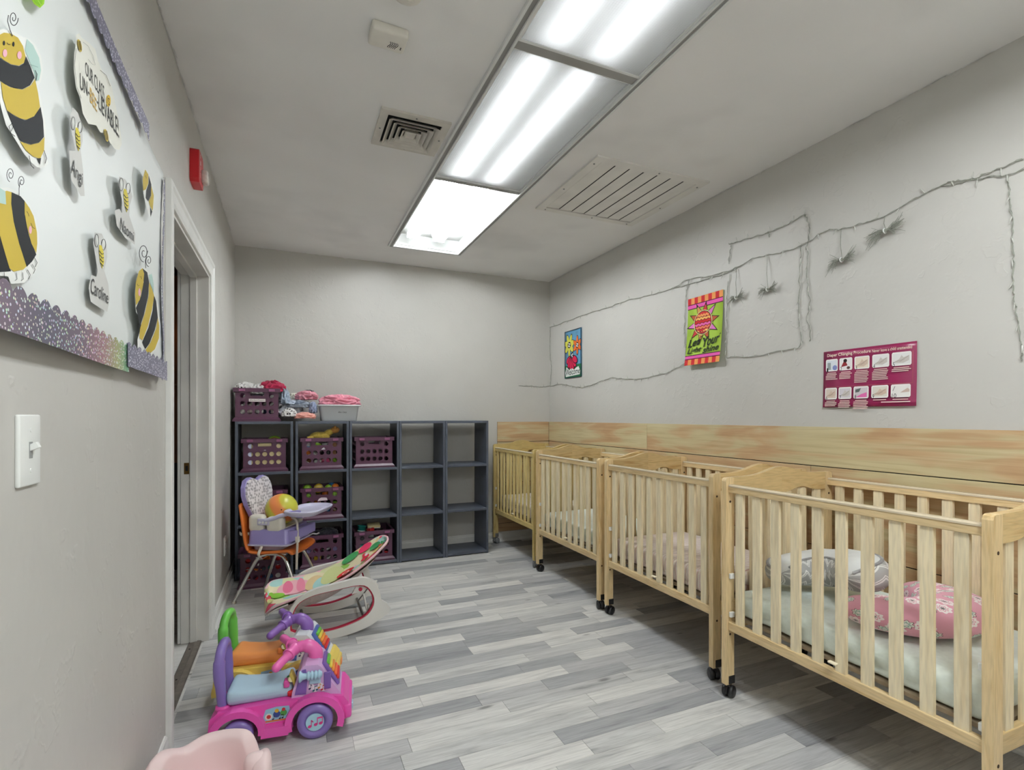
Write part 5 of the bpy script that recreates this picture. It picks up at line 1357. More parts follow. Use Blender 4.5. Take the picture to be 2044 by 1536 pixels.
bundle(1768, 460, .140, .16, 'largest bundle of unused string lights, highest on the wall', (1766, 432))

# ================================================================== RIDE-ON TOYS
def music_note(f, x, y_, s, col, double=False):
    f.disc(x, y_, s*.22, s*.17, col, 12, R(20)); f.rect(x + s*.14, y_, x + s*.22, y_ + s*.75, col)
    if double:
        f.disc(x + s*.55, y_ + s*.08, s*.22, s*.17, col, 12, R(20)); f.rect(x + s*.69, y_ + s*.08, x + s*.77, y_ + s*.8, col); f.poly([(x + s*.14, y_ + s*.62), (x + s*.77, y_ + s*.68), (x + s*.77, y_ + s*.85), (x + s*.14, y_ + s*.8)], col)
    else: f.poly([(x + s*.2, y_ + s*.75), (x + s*.42, y_ + s*.5), (x + s*.36, y_ + s*.42), (x + s*.2, y_ + s*.58)], col)
def ride_on(loc, rz, P, label):
    r = thing('ride_on_toy', label, 'ride-on toy', loc, (0, 0, rz), 'musical ride-on toys')
    m = {k: plastic(f'rideon_{c[0]}_{c[1]}_{c[2]}', c, .3) for k, c in P.items() if k != 'flip'}
    # lower body with wheel arches
    poly = [(.0, .052), (.022, .048)] + arc(.095, .056, .068, .064, 186, -6, 12) + [(.168, .040), (.262, .040)] + arc(.345, .062, .078, .074, 194, -14, 14) + \
           [(.428, .044), (.452, .046), (.462, .075), (.458, .105), (.440, .130), (.36, .142), (.27, .140), (.10, .136), (.03, .130), (.006, .112)]
    put('body', G().prism(poly, -.092, .092, 'y'), m['body'], r, bevel=.010)
    for s in (-1, 1):
        y0, y1 = sorted((s*.085, s*.116))
        put('fender', G().prism(arc(.095, .056, .090, .082, 190, -10, 16) + arc(.095, .056, .067, .060, -10, 190, 16), y0, y1, 'y'), m['body'], r, bevel=.006)
        put('fender', G().prism(arc(.345, .062, .100, .092, 196, -20, 18) + arc(.345, .062, .077, .070, -20, 196, 18), y0, y1, 'y'), m['body'], r, bevel=.006)
        put('side_step', G().prism([(.170, .034), (.258, .034), (.262, .066), (.172, .066)], *sorted((s*.08, s*.118)), 'y'), m['body'], r, bevel=.006)
        for (wx, rad) in ((.095, .050), (.345, .061)):
            w = put('wheel', G().lathe([(.012, -.016), (rad*.86, -.017), (rad*.97, -.012), (rad, -.004), (rad, .006), (rad*.96, .014), (rad*.62, .018), (rad*.58, .012), (.01, .012)], 32, Matrix.Translation((wx, s*.098, rad)) @ Matrix.Rotation(R(-90*s), 4, 'X')), m['wheel'], r)
            h = put('hub_cap', G().cyl((wx, s*.108, rad), (wx, s*.1135, rad), rad*.50, n=28), m['hub'], w)
            if s < 0:
                f = Flat(lambda a, b_, hh, wx=wx, rad=rad: (wx + a, -.1136 - hh, rad + b_), .0004)
                music_note(f, -rad*.28, -rad*.20, rad*.5, P['note']); music_note(f, rad*.05, -rad*.12, rad*.5, P['note'], True)
                f.build('note_print', w)
    put('bumper', G().rbox((.455, 0, .072), (.014, .096, .026), .010, 4), m['body'], r)
    put('headlamp', G().rbox((.468, -.05, .074), (.006, .016, .012), .005, 2), m['seat'], r); put('headlamp', G().rbox((.468, .05, .074), (.006, .016, .012), .005, 2), m['seat'], r)
    # tall dashboard cowl
    cow = [(.262, .132), (.266, .160), (.284, .215), (.296, .240), (.310, .250), (.352, .248), (.366, .236), (.392, .190), (.420, .150), (.436, .128)]
    put('cowl', G().prism(cow, -.078, .078, 'y'), m['cowl'], r, bevel=.012)
    for s in (-1, 1):
        put('cowl_recess', G().prism([(.274, .150), (.312, .148), (.318, .205), (.312, .238), (.300, .236), (.286, .200)], *sorted((s*.0775, s*.0795)), 'y'), m['deep'], r, bevel=.0008)
    # flip pages hung on the dashboard, rider's side
    fp = put('flip_page', G().rbox((.268, -.046, .196), (.005, .022, .028), .004, 2, M=Matrix.Translation((.268, -.046, .196)) @ Matrix.Rotation(R(-20), 4, 'Y') @ Matrix.Translation((-.268, .046, -.196))), plastic('page_gold', (190, 170, 80), .4), r)
    put('page_knob', G().rbox((.262, -.048, .150), (.014, .018, .010), .006, 2), plastic('toy_red', TC['red'], .35), fp)
    put('page_leaf', G().ball((.250, -.030, .190), (.010, .014, .010), 12, 8), plastic('page_green', (50, 150, 70), .4), fp)
    put('page_dot', G().cyl((.258, -.058, .20), (.262, -.066, .203), .010, n=14), plastic('page_cream', (224, 214, 170), .4), fp)
    # piano keys on the sloping front
    A, B = Vector((.366, 0, .240)), Vector((.424, 0, .146)); d = (B - A).normalized(); nr = Vector((-d.z, 0, d.x))
    Mk = Matrix(((d.x, 0, nr.x, A.x), (0, 1, 0, 0), (d.z, 0, nr.z, A.z), (0, 0, 0, 1)))
    put('key_frame', G().rbox((.052, 0, .002), (.052, .052, .007), .006, 3, M=Mk), m['deep'], r)
    for i, c in enumerate(((108, 190, 70), (228, 204, 84), (236, 150, 60), (232, 104, 60), (206, 44, 48))):
        k = put('piano_key', G().rbox((.018 + i*.016, 0, .010), (.0068, .036 + .002*i, .006), .004, 2, M=Mk), plastic(f'key_{i}', c, .3), r)
    put('side_keys', G().rbox((.385, -.079, .188), (.012, .004, .030), .003, 2), m['deep'], r)
    # trumpet horn on the near side
    Mh = Matrix.Translation((.300, -.086, .216)) @ Matrix.Rotation(R(90), 4, 'Y') @ Matrix.Rotation(R(180 if P['flip'] else 0), 4, 'X')
    pf_ = [(.004, -.012), (.019, -.010), (.020, -.006), (.012, .002), (.010, .014)]
    for k in range(4): pf_ += [(.0105, .016 + .012*k), (.0155, .019 + .012*k), (.0155, .024 + .012*k), (.0105, .027 + .012*k)]
    pf_ += [(.011, .066), (.004, .068)]
    put('horn', G().lathe(pf_, 20, Mh @ Matrix.Translation((0, 0, -.0 if not P['flip'] else -.055))), m['horn'], r)
    put('horn_pad', G().rbox((.342, -.080, .196), (.020, .005, .014), .005, 3), m['horn'], r)
    # steering column and bars
    path = catmull([(.338, 0, .236), (.338, 0, .262), (.322, 0, .284), (.298, 0, .290), (.274, 0, .286), (.260, 0, .281)], 4)
    put('steering_column', G().tube(path, [.026]*6 + [.024]*6 + [.020]*(len(path) - 12), 16), m['steer'], r)
    for s in (-1, 1):
        hb = put('handlebar', G().tube(catmull([(.268, 0, .285), (.254, s*.030, .284 + s*.004), (.232, s*.064, .280 + s*.010), (.216, s*.092, .276 + s*.014)], 4), [.022]*3 + [.018]*3 + [.0150]*7, 14), m['steer'], r)
        put('grip', G().ball((.216, s*.092, .276 + s*.014), .0152, 14, 8), m['steer'], hb)
        put('collar', G().tube([(.252, s*.032, .284 + s*.004), (.248, s*.039, .283 + s*.005)], .0225, 14), m['steer'], hb)
    f = Flat(lambda a, b_, hh: (.334 + a, -.018 + b_, .2895 - (a)*.35 + hh), .0008, .003); f.disc(0, .018, .010, .012, (226, 196, 84), 14); f.build('face_sticker', r)
    # seat
    def sd(p, n):
        z = p.z
        if n.z > .2: z += .012 * smoothstep(.04, .11, p.x) + .006 * smoothstep(-.06, -.11, p.x) - .006 * math.exp(-(p.x/.06)**2)
        return Vector((p.x, p.y * (1 + .10 * (-p.x / .11)), z))
    put('seat', G().rbox((.158, 0, .160), (.108, .068, .027), .022, 8, sd), m['seat'], r)
    put('seat_clip', G().rbox((.246, -.052, .186), (.010, .016, .012), .004, 2), m['clip'], r)
    # loop handle at the back
    lp = [(.040, -.052, .120), (.034, -.054, .18), (.028, -.055, .25), (.028, -.050, .295), (.030, -.032, .325), (.031, 0, .334), (.030, .032, .325), (.028, .050, .295), (.028, .055, .25), (.034, .054, .18), (.040, .052, .120)]
    cp = catmull(lp, 5); zs = [p.z for p in cp]
    put('loop_handle', G().tube(cp, [.016 if z < .20 else (.016 + .003 * smoothstep(.20, .23, z) if z < .29 else .016) for z in zs], 14, flat=1.0), m['loop'], r)
    for s in (-1, 1): put('handle_socket', G().lathe([(.021, .0), (.026, .0), (.024, .012), (.020, .014)], 18, Matrix.Translation((.040, s*.052, .126))), m['body'], r)
    # stickers
    f = Flat(lambda a, b_, hh: (a, -.0790 - hh, b_), .0004, .0010)
    for i, (x, z, c, dbl) in enumerate(((.325, .166, (60, 50, 90), False), (.338, .158, (60, 110, 130), True), (.356, .166, (200, 150, 60), False), (.366, .158, (180, 40, 50), True))):
        f.disc(x + .005, z + .006, .010, .012, (232, 226, 232), 14); music_note(f, x, z, .020, c, dbl)
    f.build('note_stickers', r)
    f = Flat(lambda a, b_, hh: (a, -.0922 - hh, b_), .0004, .0010)
    f.poly([(.176, .072), (.258, .076), (.262, .100), (.258, .124), (.216, .126), (.182, .120), (.174, .095)], (150, 196, 214))
    for i, (x, z, rr_, c) in enumerate(((.192, .094, .012, (226, 220, 210)), (.192, .094, .007, (200, 60, 60)), (.218, .100, .012, (60, 80, 140)), (.218, .112, .007, (214, 170, 60)), (.240, .102, .011, (90, 160, 80)), (.240, .114, .006, (200, 60, 60)))): f.disc(x, z, rr_, rr_, c, 14)
    f.rect(.180, .076, .256, .081, (214, 120, 60)); music_note(f, .206, .084, .016, (60, 50, 60)); music_note(f, .228, .084, .016, (60, 50, 60), True)
    f.build('side_sticker', r)
    return r
PINKP = dict(body=(224, 84, 172), cowl=(212, 172, 216), seat=(176, 204, 220), loop=(132, 112, 182), steer=(230, 108, 176), horn=(168, 202, 220), wheel=(132, 112, 180), hub=(166, 204, 220), deep=(120, 90, 164), clip=(212, 84, 160), note=(206, 60, 130), flip=False)
YELP = dict(body=(232, 206, 104), cowl=(226, 230, 234), seat=(232, 148, 80), loop=(112, 200, 84), steer=(138, 100, 178), horn=(236, 160, 72), wheel=(84, 108, 184), hub=(228, 224, 214), deep=(78, 100, 170), clip=(226, 132, 64), note=(84, 108, 184), flip=True)
ride_on((-.247, 2.104, 0), R(-7), PINKP, 'pink and purple musical ride-on toy with pale blue seat by the doorway')
ride_on((-.262, 2.425, 0), R(-13), YELP, 'yellow ride-on toy with orange seat and green loop handle behind the pink one')

# ================================================================== PINK FLOOR SEAT
M_seatpink = plain('pale_pink_foam', (236, 212, 211), .45, var=.03, scale=6, spec=.4)
fsx, fsy = -.200, 1.622
fseat = thing('floor_seat', 'pale pink moulded foam baby floor seat at the bottom edge of the photo', 'baby seat', (fsx, fsy, 0), (0, 0, R(-2))); fseat.scale = (1.06, 1.06, 1.04)
def rimh(a):
    """rim height by angle, 0 = front (toward +x)"""
    d = abs(math.atan2(math.sin(a), math.cos(a)))
    side = .198; back = .218
    h = side + (back - side) * smoothstep(R(120), R(165), d) - .012 * math.exp(-((d - R(128)) / R(16)) ** 2)
    notch = math.exp(-((d - R(31)) / R(13)) ** 2); pom = smoothstep(R(20), R(6), d)
    return h - .085 * notch - .012 * pom
def seatfn(u, v):
    a = 2 * PI * u; h = rimh(a); ex = 1.0
    ro = .146 * ex; rm = .128 * ex; ri = .100 * ex
    prof = [(0, .012), (ro * .88, .0), (ro * .97, .018), (ro, .07), (ro * .985, h - .035), (ro * .96, h - .010), (rm, h), (ri * 1.06, h - .008), (ri, h - .030), (ri * .93, .10), (ri * .70, .078), (0, .075)]
    n = len(prof) - 1; t = v * n; i = min(int(t), n - 1); fr = t - i
    def P(k): k = max(0, min(n, k)); return Vector(prof[k])
    p0, p1, p2, p3 = P(i - 1), P(i), P(i + 1), P(i + 2)
    q = .5 * ((2*p1) + (-p0 + p2)*fr + (2*p0 - 5*p1 + 4*p2 - p3)*fr*fr + (-p0 + 3*p1 - 3*p2 + p3)*fr**3)
    r_ = max(0, q.x)
    return (r_ * math.cos(a), r_ * math.sin(a), max(0, q.y))
put('shell', G().surf(seatfn, 88, 44), M_seatpink, fseat)
put('pommel', G().rbox((.106, 0, .128), (.030, .026, .060), .024, 4), M_seatpink, fseat)

# ================================================================== ORANGE CHAIR, BOOSTER SEAT, BALL
CHX, CHY, CRZ = -.062, 3.622, R(-27)
M_orange = plastic('orange_chair_shell', (214, 112, 40), .38)
ch = thing('school_chair', 'small orange plastic school chair with chrome legs by the left wall', 'chair', (CHX, CHY, 0), (0, 0, CRZ))
prof = catmull([(.158, .296), (.150, .308), (.125, .313), (.05, .306), (-.04, .300), (-.100, .306), (-.135, .330), (-.152, .38), (-.166, .46), (-.180, .54), (-.190, .592), (-.194, .604)], 5)
def shell(u, v):
    t = v * (len(prof) - 1); i = min(int(t), len(prof) - 2); p = prof[i].lerp(prof[i + 1], t - i)
    s = u * 2 - 1; vv = v
    w = .160 - .012 * smoothstep(.55, 1, vv) - .010 * smoothstep(.08, 0, vv) - .05 * smoothstep(.93, 1., vv)
    bend = .020 * s * s if vv > .5 else .014 * s * s
    return (p.x + (bend if vv > .5 else 0), s * w, p.y + (bend * .8 if vv <= .5 else 0))
put('seat_shell', G().surf(shell, 16, 40), M_orange, ch, solid=.012)
put('shell_lip', G().tube([shell(0, i/40) for i in range(41)] + [shell(i/10, 1) for i in range(1, 10)] + [shell(1, 1 - i/40) for i in range(41)] + [shell(1 - i/10, 0) for i in range(1, 10)], .009, 8, closed=True), M_orange, ch)
for s in (-1, 1):
    for dx, nm in ((-1, 'leg'), (1, 'leg')):
        top_ = (.03 + .045*dx - .02, s*.105, .287)
        pts = catmull([(top_[0] - .03*dx, s*.100, .289), top_, (.01 + .10*dx, s*.118, .245), (.005 + .205*dx, s*.160 if dx < 0 else s*.155, .012)], 6)
        if dx < 0 and s > 0: pts = catmull([(top_[0] - .03*dx, s*.100, .289), top_, (.01 + .09*dx, s*.112, .245), (-.165, s*.130, .012)], 6)
        lg = put('leg', G().tube(pts, .0105, 12), M_chrome, ch)
        e = pts[-1]; put('foot_glide', G().cyl((e.x, e.y, 0), (e.x, e.y, .014), .016, .013, n=16), M_chrome, lg)
    put('side_tube', G().tube([(-.08, s*.100, .289), (.10, s*.100, .292)], .0105, 12), M_chrome, ch)

BZ = .318
bs_ = thing('booster_seat', 'lilac and white feeding booster seat with a tray strapped to the orange chair', 'booster seat', (CHX, CHY, BZ), (0, 0, CRZ)); bs_.scale = (1.06, 1.06, 1.14)
M_lil = plastic('lilac_plastic', (158, 148, 206), .3); M_lil2 = plastic('pale_lilac_plastic', (204, 202, 226), .3); M_crm = plastic('cream_plastic', (226, 222, 210), .35)
M_strap = fabric('cream_strap', (222, 214, 200), .05, .3)
def rl2(w, d, r, z, cx=0): return [(x + cx, y_, z) for x, y_ in rrect(w, d, r)]
put('feet', loft([rl2(.085, .108, .03, .0, -.02), rl2(.090, .112, .03, .036, -.02)], True, True), M_lil2, bs_, bevel=.004)
put('base', loft([rl2(.128, .142, .035, .034), rl2(.124, .138, .034, .040), rl2(.120, .134, .034, .112), rl2(.118, .132, .034, .116)], True, True), M_lil, bs_, bevel=.003)
put('base_lip', loft([rl2(.134, .148, .036, .030), rl2(.134, .148, .036, .037)], True, True), M_lil2, bs_, bevel=.002)
put('front_flare', G().prism([(.09, .036), (.17, .060), (.17, .112), (.09, .104)], -.118, .118, 'y'), M_lil, bs_, bevel=.008)
for s in (-1, 1):
    put('armrest', G().rbox((-.072, s*.108, .148), (.046, .030, .046), .022, 4), M_crm, bs_)
    put('armrest', G().rbox((.038, s*.108, .142), (.050, .030, .042), .022, 4), M_crm, bs_)
    hb = put('hinge_plate', G().rbox((-.022, s*.137, .158), (.036, .006, .018), .005, 3), M_lil2, bs_)
    for k in (-1, 0, 1): put('hinge_button', G().cyl((-.022 + k*.020, s*.142, .156), (-.022 + k*.020, s*.146, .156), .0065, n=14), M_white, hb)
    put('tray_arm', G().tube(catmull([(-.01, s*.138, .166), (.04, s*.138, .178), (.075, s*.134, .192), (.11, s*.12, .198)], 4), .011, 10), M_lil2, bs_)
put('seat_pan', G().box(-.075, .085, -.08, .08, .112, .119), M_crm, bs_, bevel=.003)
# backrest: lobed pad in front of a lilac shell
def lobes(k, z0):
    pts = [(0, z0 + .205*k)]
    half = [(.020, .222), (.048, .232), (.078, .222), (.098, .192), (.102, .155), (.092, .112), (.072, .075), (.058, .045), (.052, .012)]
    rr_ = [(y_*k, z0 + z*k) for y_, z in half]
    rr_ = [(y_ * 1.14, z) for y_, z in rr_]
    return [(0, z0 + .214*k)] + rr_ + [(-y_, z) for y_, z in reversed(rr_)]
Mb = Matrix.Translation((-.108, 0, .112)) @ Matrix.Rotation(R(-8), 4, 'Y')
put('backrest', G().prism(lobes(1.23, -.004), -.020, .004, 'x', M=Mb), M_lil, bs_, bevel=.006)
def pad_mat():
    m, nt, b = newmat('patterned_pad_fabric'); L = nt.links.new
    tc = N(nt, 'ShaderNodeTexCoord'); sx = N(nt, 'ShaderNodeSeparateXYZ'); L(tc.outputs['Object'], sx.inputs[0]); cx = N(nt, 'ShaderNodeCombineXYZ'); L(sx.outputs['Y'], cx.inputs[0]); L(sx.outputs['Z'], cx.inputs[1])
    vo = N(nt, 'ShaderNodeTexVoronoi', voronoi_dimensions='2D', i_Scale=62., i_Randomness=.6); L(cx.outputs[0], vo.inputs['Vector'])
    r_ = ramp(nt, [(0, (50, 48, 60)), (.16, (232, 228, 232)), (.30, (84, 80, 92)), (.40, (234, 230, 234))], 'CONSTANT'); L(vo.outputs['Distance'], r_.inputs[0])
    sp = N(nt, 'ShaderNodeSeparateColor'); L(vo.outputs['Color'], sp.inputs[0])
    gt = N(nt, 'ShaderNodeMath', operation='GREATER_THAN'); L(sp.outputs[0], gt.inputs[0]); gt.inputs[1].default_value = .72
    c = mix(nt, r_.outputs[0], rgba((234, 230, 234)), gt.outputs[0])
    L(c, b.inputs['Base Color']); b.inputs['Roughness'].default_value = .6
    return m
put('seat_pad', G().prism(lobes(1.18, 0), .004, .016, 'x', M=Mb), pad_mat(), bs_, bevel=.005)
# tray
def rl3(w, d, r, z, cx): return [(x + cx, y_, z) for x, y_ in rrect(w, d, r, 8)]
put('tray', loft([rl3(.074, .142, .06, .186, .186), rl3(.084, .152, .068, .190, .186), rl3(.098, .166, .078, .206, .186), rl3(.102, .170, .080, .213, .186), rl3(.098, .166, .078, .218, .186), rl3(.090, .158, .072, .216, .186), rl3(.082, .150, .066, .202, .186)], True, True), M_lil2, bs_)
put('tray_cup_ring', G().tube([(.140 + .030*math.cos(2*PI*i/24), -.085 + .030*math.sin(2*PI*i/24), .206) for i in range(24)], .0035, 8, closed=True), M_lil, bs_)
put('tray_bracket', G().box(.12, .16, -.03, .03, .160, .188), M_lil, bs_, bevel=.004)
put('strap', G().tube(catmull([(-.030, -.137, .034), (-.030, -.150, .020), (-.032, -.172, -.008), (-.032, -.150, -.030)], 4), .009, 8, flat=.25, up=(0, 1, 0)), M_strap, bs_)
put('strap', G().tube(catmull([(-.128, -.10, .085), (-.165, -.115, .085), (-.192, -.09, .086)], 4), .010, 8, flat=.25, up=(1, 0, 0)), M_strap, bs_)
put('strap', G().tube(catmull([(.10, -.05, .170), (.15, -.085, .155), (.168, -.110, .10), (.172, -.120, .04), (.168, -.118, -.03), (.165, -.116, -.10)], 5), .007, 8, flat=.3, up=(0, 1, 0)), M_strap, bs_)
put('buckle', G().rbox((.170, -.114, .062), (.012, .007, .016), .004, 2), M_crm, bs_)

def ball_mat():
    m, nt, b = newmat('orange_lime_ball'); L = nt.links.new
    tc = N(nt, 'ShaderNodeTexCoord'); mp = N(nt, 'ShaderNodeMapping'); mp.inputs['Rotation'].default_value = (R(20), R(35), R(40)); L(tc.outputs['Object'], mp.inputs[0])
    nz = N(nt, 'ShaderNodeTexWave', i_Scale=2.6, i_Distortion=.6, i_Phase_Offset=1.2); L(mp.outputs[0], nz.inputs['Vector'])
    r_ = ramp(nt, [(0, (196, 196, 70)), (.4, (206, 190, 64)), (.6, (230, 150, 70)), (1, (236, 142, 84))]); L(nz.outputs['Fac'], r_.inputs[0]); L(r_.outputs[0], b.inputs['Base Color']); b.inputs['Roughness'].default_value = .35
    return m
bq = Matrix.Rotation(CRZ, 3, 'Z') @ Vector((.018, -.004, 0))
ball = thing('play_ball', 'orange and lime play ball sitting in the booster seat', 'ball', (CHX + bq.x, CHY + bq.y, BZ + .137 + .098))
put('skin', G().ball((0, 0, 0), .098, 32, 20), ball_mat(), ball)
put('valve', G().cyl((0, -.096, .012), (0, -.0985, .012), .004, n=10), M_black, ball)

# ================================================================== INFANT ROCKER
RX, RY = .2, 3.02
rk = thing('infant_rocker', 'white infant rocker with a bright jungle-print seat in front of the shelves', 'infant rocker', (RX, RY, 0))
M_rw = plastic('rocker_white', (228, 226, 220), .3); M_rr = plastic('rocker_red', (184, 34, 66), .4)
def q5(p): return [(430 + x / 4.3875, 940 + y_ / 4.3875) for x, y_ in p]
outer = q5([(600,1400),(600,1330),(625,1260),(680,1170),(760,1090),(880,1030),(1050,985),(1200,945),(1290,930),(1370,955),(1430,1030),(1450,1120),(1465,1150),(1510,1160),(1530,1195),(1515,1240),(1440,1290),(1330,1360),(1150,1430),(960,1470),(800,1482),(680,1470),(620,1445)])
inner = q5([(655,1395),(660,1310),(685,1220),(740,1145),(860,1085),(1060,1035),(1220,1000),(1310,1000),(1360,1045),(1388,1110),(1380,1180),(1335,1250),(1255,1305),(1100,1370),(950,1408),(820,1420),(720,1418),(670,1408)])
FY = 2.815
def to_plane(L): return [(p.x - RX, p.z) for p in (on_y(u, v, FY) for u, v in L)]
def resample(L, n, c):
    cp = [Vector((p[0], p[1], 0)) for p in L]; cp = catmull(cp, 8, True)
    out = []
    for k in range(n):
        a = 2*PI*k/n; d = Vector((math.cos(a), math.sin(a), 0)); best = None
        for i in range(len(cp)):
            p, q = cp[i] - c, cp[(i+1) % len(cp)] - c
            c1 = d.x*p.y - d.y*p.x; c2 = d.x*q.y - d.y*q.x
            if c1 * c2 <= 0 and abs(c1 - c2) > 1e-12:
                t = c1 / (c1 - c2); h = p.lerp(q, t)
                if h.dot(d) > 0 and (best is None or h.length > best.length): best = h
        out.append(((best or d*.1).x + c.x, (best or d*.1).y + c.y))
    return out
po, pi_ = to_plane(outer), to_plane(inner)
cen = Vector((sum(p[0] for p in pi_)/len(pi_), sum(p[1] for p in pi_)/len(pi_), 0))
lo_, li_ = resample(po, 72, cen), resample(pi_, 72, cen)
mz = min(p[1] for p in lo_); lo_ = [(x, z - mz) for x, z in lo_]; li_ = [(x, z - mz) for x, z in li_]
lr_ = [(cen.x + (x - cen.x)*.965, (cen.y - mz) + (z - cen.y + mz)*.945) for x, z in li_]
for yy in (FY - RY, FY - RY + .40):
    fr = put('rocker_frame', G().ring(lo_, li_, yy - .014, yy + .014, 'y'), M_rw, rk, bevel=.005)
    put('frame_liner', G().ring(li_, lr_, yy - .004, yy + .016, 'y'), M_rr, fr)
y0_, y1_ = FY - RY, FY - RY + .40
for (x, z) in ((-.14, .028), (.17, .052)): put('cross_tube', G().tube([(x, y0_, z), (x, y1_, z)], .008, 10), M_metal, rk)
put('support_wire', G().tube([(.17, y0_ + .06, .052), (.235, y0_ + .10, .15)], .004, 8), M_metal, rk); put('support_wire', G().tube([(.17, y1_ - .06, .052), (.235, y1_ - .10, .15)], .004, 8), M_metal, rk)
put('kick_stand', G().tube(catmull([(.20, y0_ + .14, .10), (.21, y0_ + .20, .03), (.21, y0_ + .26, .03), (.20, y0_ + .32, .10)], 4), .006, 8), M_rw, rk)
for yy in (y0_ + .02, y1_ - .02):
    hbk = put('hinge_bracket', G().prism([(.10, .205), (.21, .235), (.235, .262), (.20, .262), (.12, .240)], yy - .008, yy + .008, 'y'), M_rw, rk, bevel=.004)
    put('hinge_knob', G().cyl((.145, yy - .012, .228), (.145, yy + .012, .228), .010, n=16), M_rr, hbk)
# seat surface
cl = [Vector(p) for p in ((-.318, .196, .0), (-.308, .188, .105), (-.27, .184, .150), (-.17, .190, .166), (-.04, .212, .162), (.09, .264, .160), (.20, .334, .148), (.275, .392, .110), (.308, .416, .060), (.318, .424, .0))]
cc = catmull(cl, 6)
def seat_pt(s, t, h=0.):
    k = max(0, min(1, s)) * (len(cc) - 1); i = min(int(k), len(cc) - 2); p = cc[i].lerp(cc[i + 1], k - i)
    lift = .030 * smoothstep(0, .25, s) * (1 - .4 * smoothstep(.6, 1., s)) + .006
    droop = .075 * smoothstep(.42, .02, s) * (t * t if t < 0 else -.25 * t * t)
    return Vector((p.x - .35*h, t * max(0, p.z), p.y + lift * t * t + h + .012 * smoothstep(.12, 0, s) - droop))
YM = (y0_ + y1_) / 2
def jungle():
    m, nt, b = newmat('cream_jungle_fabric'); L = nt.links.new
    tc = N(nt, 'ShaderNodeTexCoord'); mp = N(nt, 'ShaderNodeMapping'); mp.inputs['Scale'].default_value = (1, 1.5, .4); mp.inputs['Rotation'].default_value = (0, 0, R(35)); L(tc.outputs['Object'], mp.inputs[0])
    vo = N(nt, 'ShaderNodeTexVoronoi', i_Scale=13., i_Randomness=1.); L(mp.outputs[0], vo.inputs['Vector'])
    sp = N(nt, 'ShaderNodeSeparateColor'); L(vo.outputs['Color'], sp.inputs[0])
    r_ = ramp(nt, [(0, (230, 220, 184)), (.42, (214, 216, 168)), (.55, (238, 190, 196)), (.66, (228, 200, 150)), (.76, (170, 210, 204)), (.85, (150, 196, 90)), (.93, (220, 84, 110))], 'CONSTANT'); L(sp.outputs[0], r_.inputs[0])
    L(r_.outputs[0], b.inputs['Base Color']); b.inputs['Roughness'].default_value = .85; b.inputs['Specular IOR Level'].default_value = .2
    return m
M_rfab = jungle()
g = G().surf(lambda u, v: seat_pt(u, v*2 - 1) + Vector((0, YM, 0)), 54, 20)
put('seat_fabric', g, M_rfab, rk, solid=.012)
edge = [seat_pt(i/54, -1) + Vector((0, YM, 0)) for i in range(55)] + [seat_pt(1 - i/54, 1) + Vector((0, YM, 0)) for i in range(1, 54)]
put('piping', G().tube(edge, .006, 8, closed=True), fabric('pink_edge', (232, 190, 196), .05, .2), rk)
put('foot_shell', G().surf(lambda u, v: seat_pt(u*.30, v*2 - 1) + Vector((-.004, YM, -.018 - .05*(1 - (v*2 - 1)**4)*(1 - u))), 16, 16), M_rw, rk, solid=.006)
put('under_cloth', G().surf(lambda u, v: seat_pt(.12 + u*.6, v*2 - 1) + Vector((0, YM, -.020 - .055*(1 - (v*2 - 1)**2)*math.sin(PI*u))), 24, 14), fabric('pale_backing', (214, 200, 196)), rk)
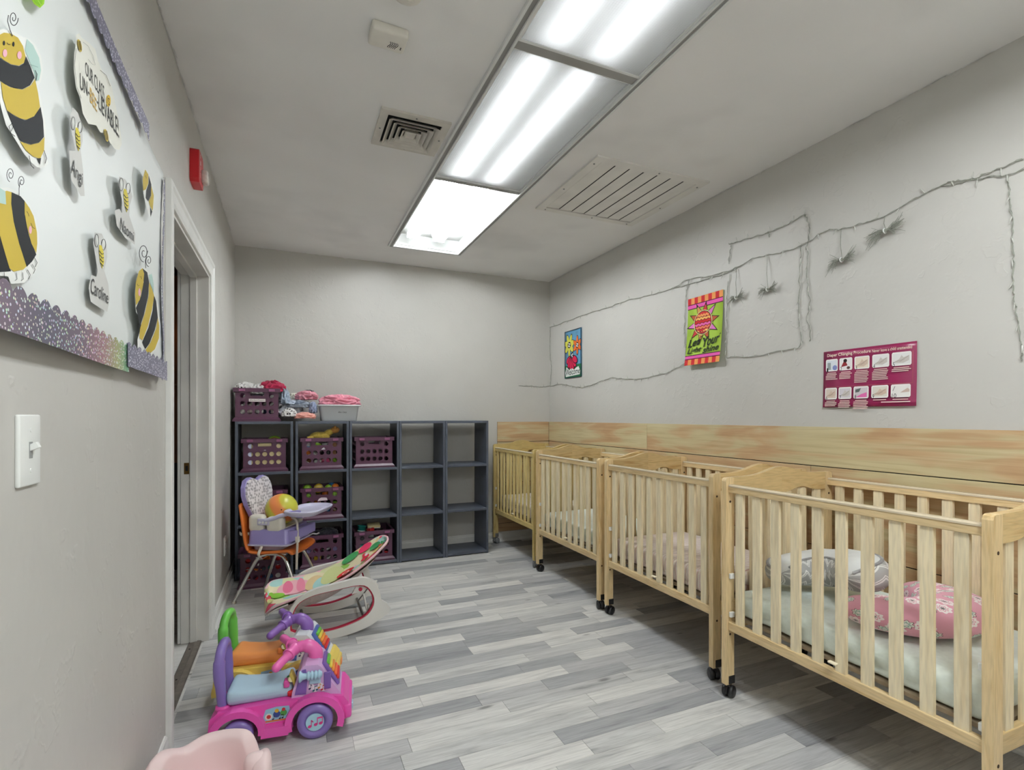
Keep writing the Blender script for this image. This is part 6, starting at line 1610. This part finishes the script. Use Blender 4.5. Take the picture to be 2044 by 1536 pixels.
# appliqué shapes that follow the seat
def patch(f_g, outline, col, h):
    """fill an outline in seat coordinates as a fan that follows the surface"""
    cx = sum(p[0] for p in outline)/len(outline); cy = sum(p[1] for p in outline)/len(outline); n = len(outline); rings = 4
    vs = [seat_pt(cx, cy, h) + Vector((0, YM, 0))]
    for r_ in range(1, rings + 1):
        for p in outline: vs.append(seat_pt(cx + (p[0] - cx)*r_/rings, cy + (p[1] - cy)*r_/rings, h) + Vector((0, YM, 0)))
    fs = [(0, 1 + i, 1 + (i + 1) % n) for i in range(n)]
    for r_ in range(rings - 1): fs += [(1 + r_*n + i, 1 + (r_+1)*n + i, 1 + (r_+1)*n + (i+1) % n, 1 + r_*n + (i+1) % n) for i in range(n)]
    f_g.add(vs, fs, True, col)
def oval(cx, cy, rx, ry, rot=0, n=20): return [(cx + rx*math.cos(2*PI*i/n)*math.cos(rot) - ry*math.sin(2*PI*i/n)*math.sin(rot)*.35, cy + rx*math.cos(2*PI*i/n)*math.sin(rot)*2.4 + ry*math.sin(2*PI*i/n)*math.cos(rot)) for i in range(n)]
ag = G(); hh = .009
for (ol_, col) in (
    (oval(.36, .30, .10, .50), (236, 178, 188)), (oval(.33, .42, .03, .40), (226, 120, 150)), (oval(.40, .35, .022, .50), (232, 140, 164)),
    (oval(.47, .15, .05, .62), (222, 196, 150)), (oval(.50, -.05, .045, .60), (170, 212, 208)), (oval(.555, .20, .06, .62), (206, 212, 150)),
    (oval(.26, -.10, .055, .26), (140, 196, 70)), (oval(.20, .10, .035, .16), (140, 196, 70)), (oval(.16, -.35, .05, .30), (208, 90, 100)), (oval(.13, .15, .04, .40), (160, 206, 204)), (oval(.19, -.55, .05, .16), (210, 204, 140)),
    (oval(.66, .75, .05, .20), (70, 150, 90)), (oval(.76, .72, .05, .22), (222, 60, 100)), (oval(.84, .30, .055, .26, R(8)), (66, 146, 92)), (oval(.93, -.05, .03, .36, R(6)), (66, 146, 92)), (oval(.955, -.45, .02, .30), (160, 204, 214)),
    (oval(.86, -.45, .065, .22), (224, 190, 110)), (oval(.78, -.65, .06, .16), (226, 200, 130)), (oval(.875, -.12, .02, .12), (206, 50, 56)), (oval(.90, -.82, .018, .10), (206, 50, 80)),
    (oval(.745, .02, .020, .34, R(4)), (200, 44, 66)), (oval(.725, -.20, .020, .16), (200, 44, 66)), (oval(.752, .12, .012, .14), (236, 210, 214))):
    patch(ag, [(x * .90 if x < .95 else x, t) for x, t in ol_], col, hh); hh += .00035
fx, fy = .555, -.30
for k in range(14):
    a = 2*PI*k/14; patch(ag, oval(fx + .030*math.cos(a), fy + .22*math.sin(a), .013, .095, 0, 10), (206, 52, 52) if True else 0, hh)
hh += .0006; patch(ag, oval(fx, fy, .018, .13), (236, 226, 206), hh); patch(ag, oval(fx, fy, .011, .08), (206, 52, 52), hh + .0006)
put('applique', ag, printed('printed_cloth', .85), rk)
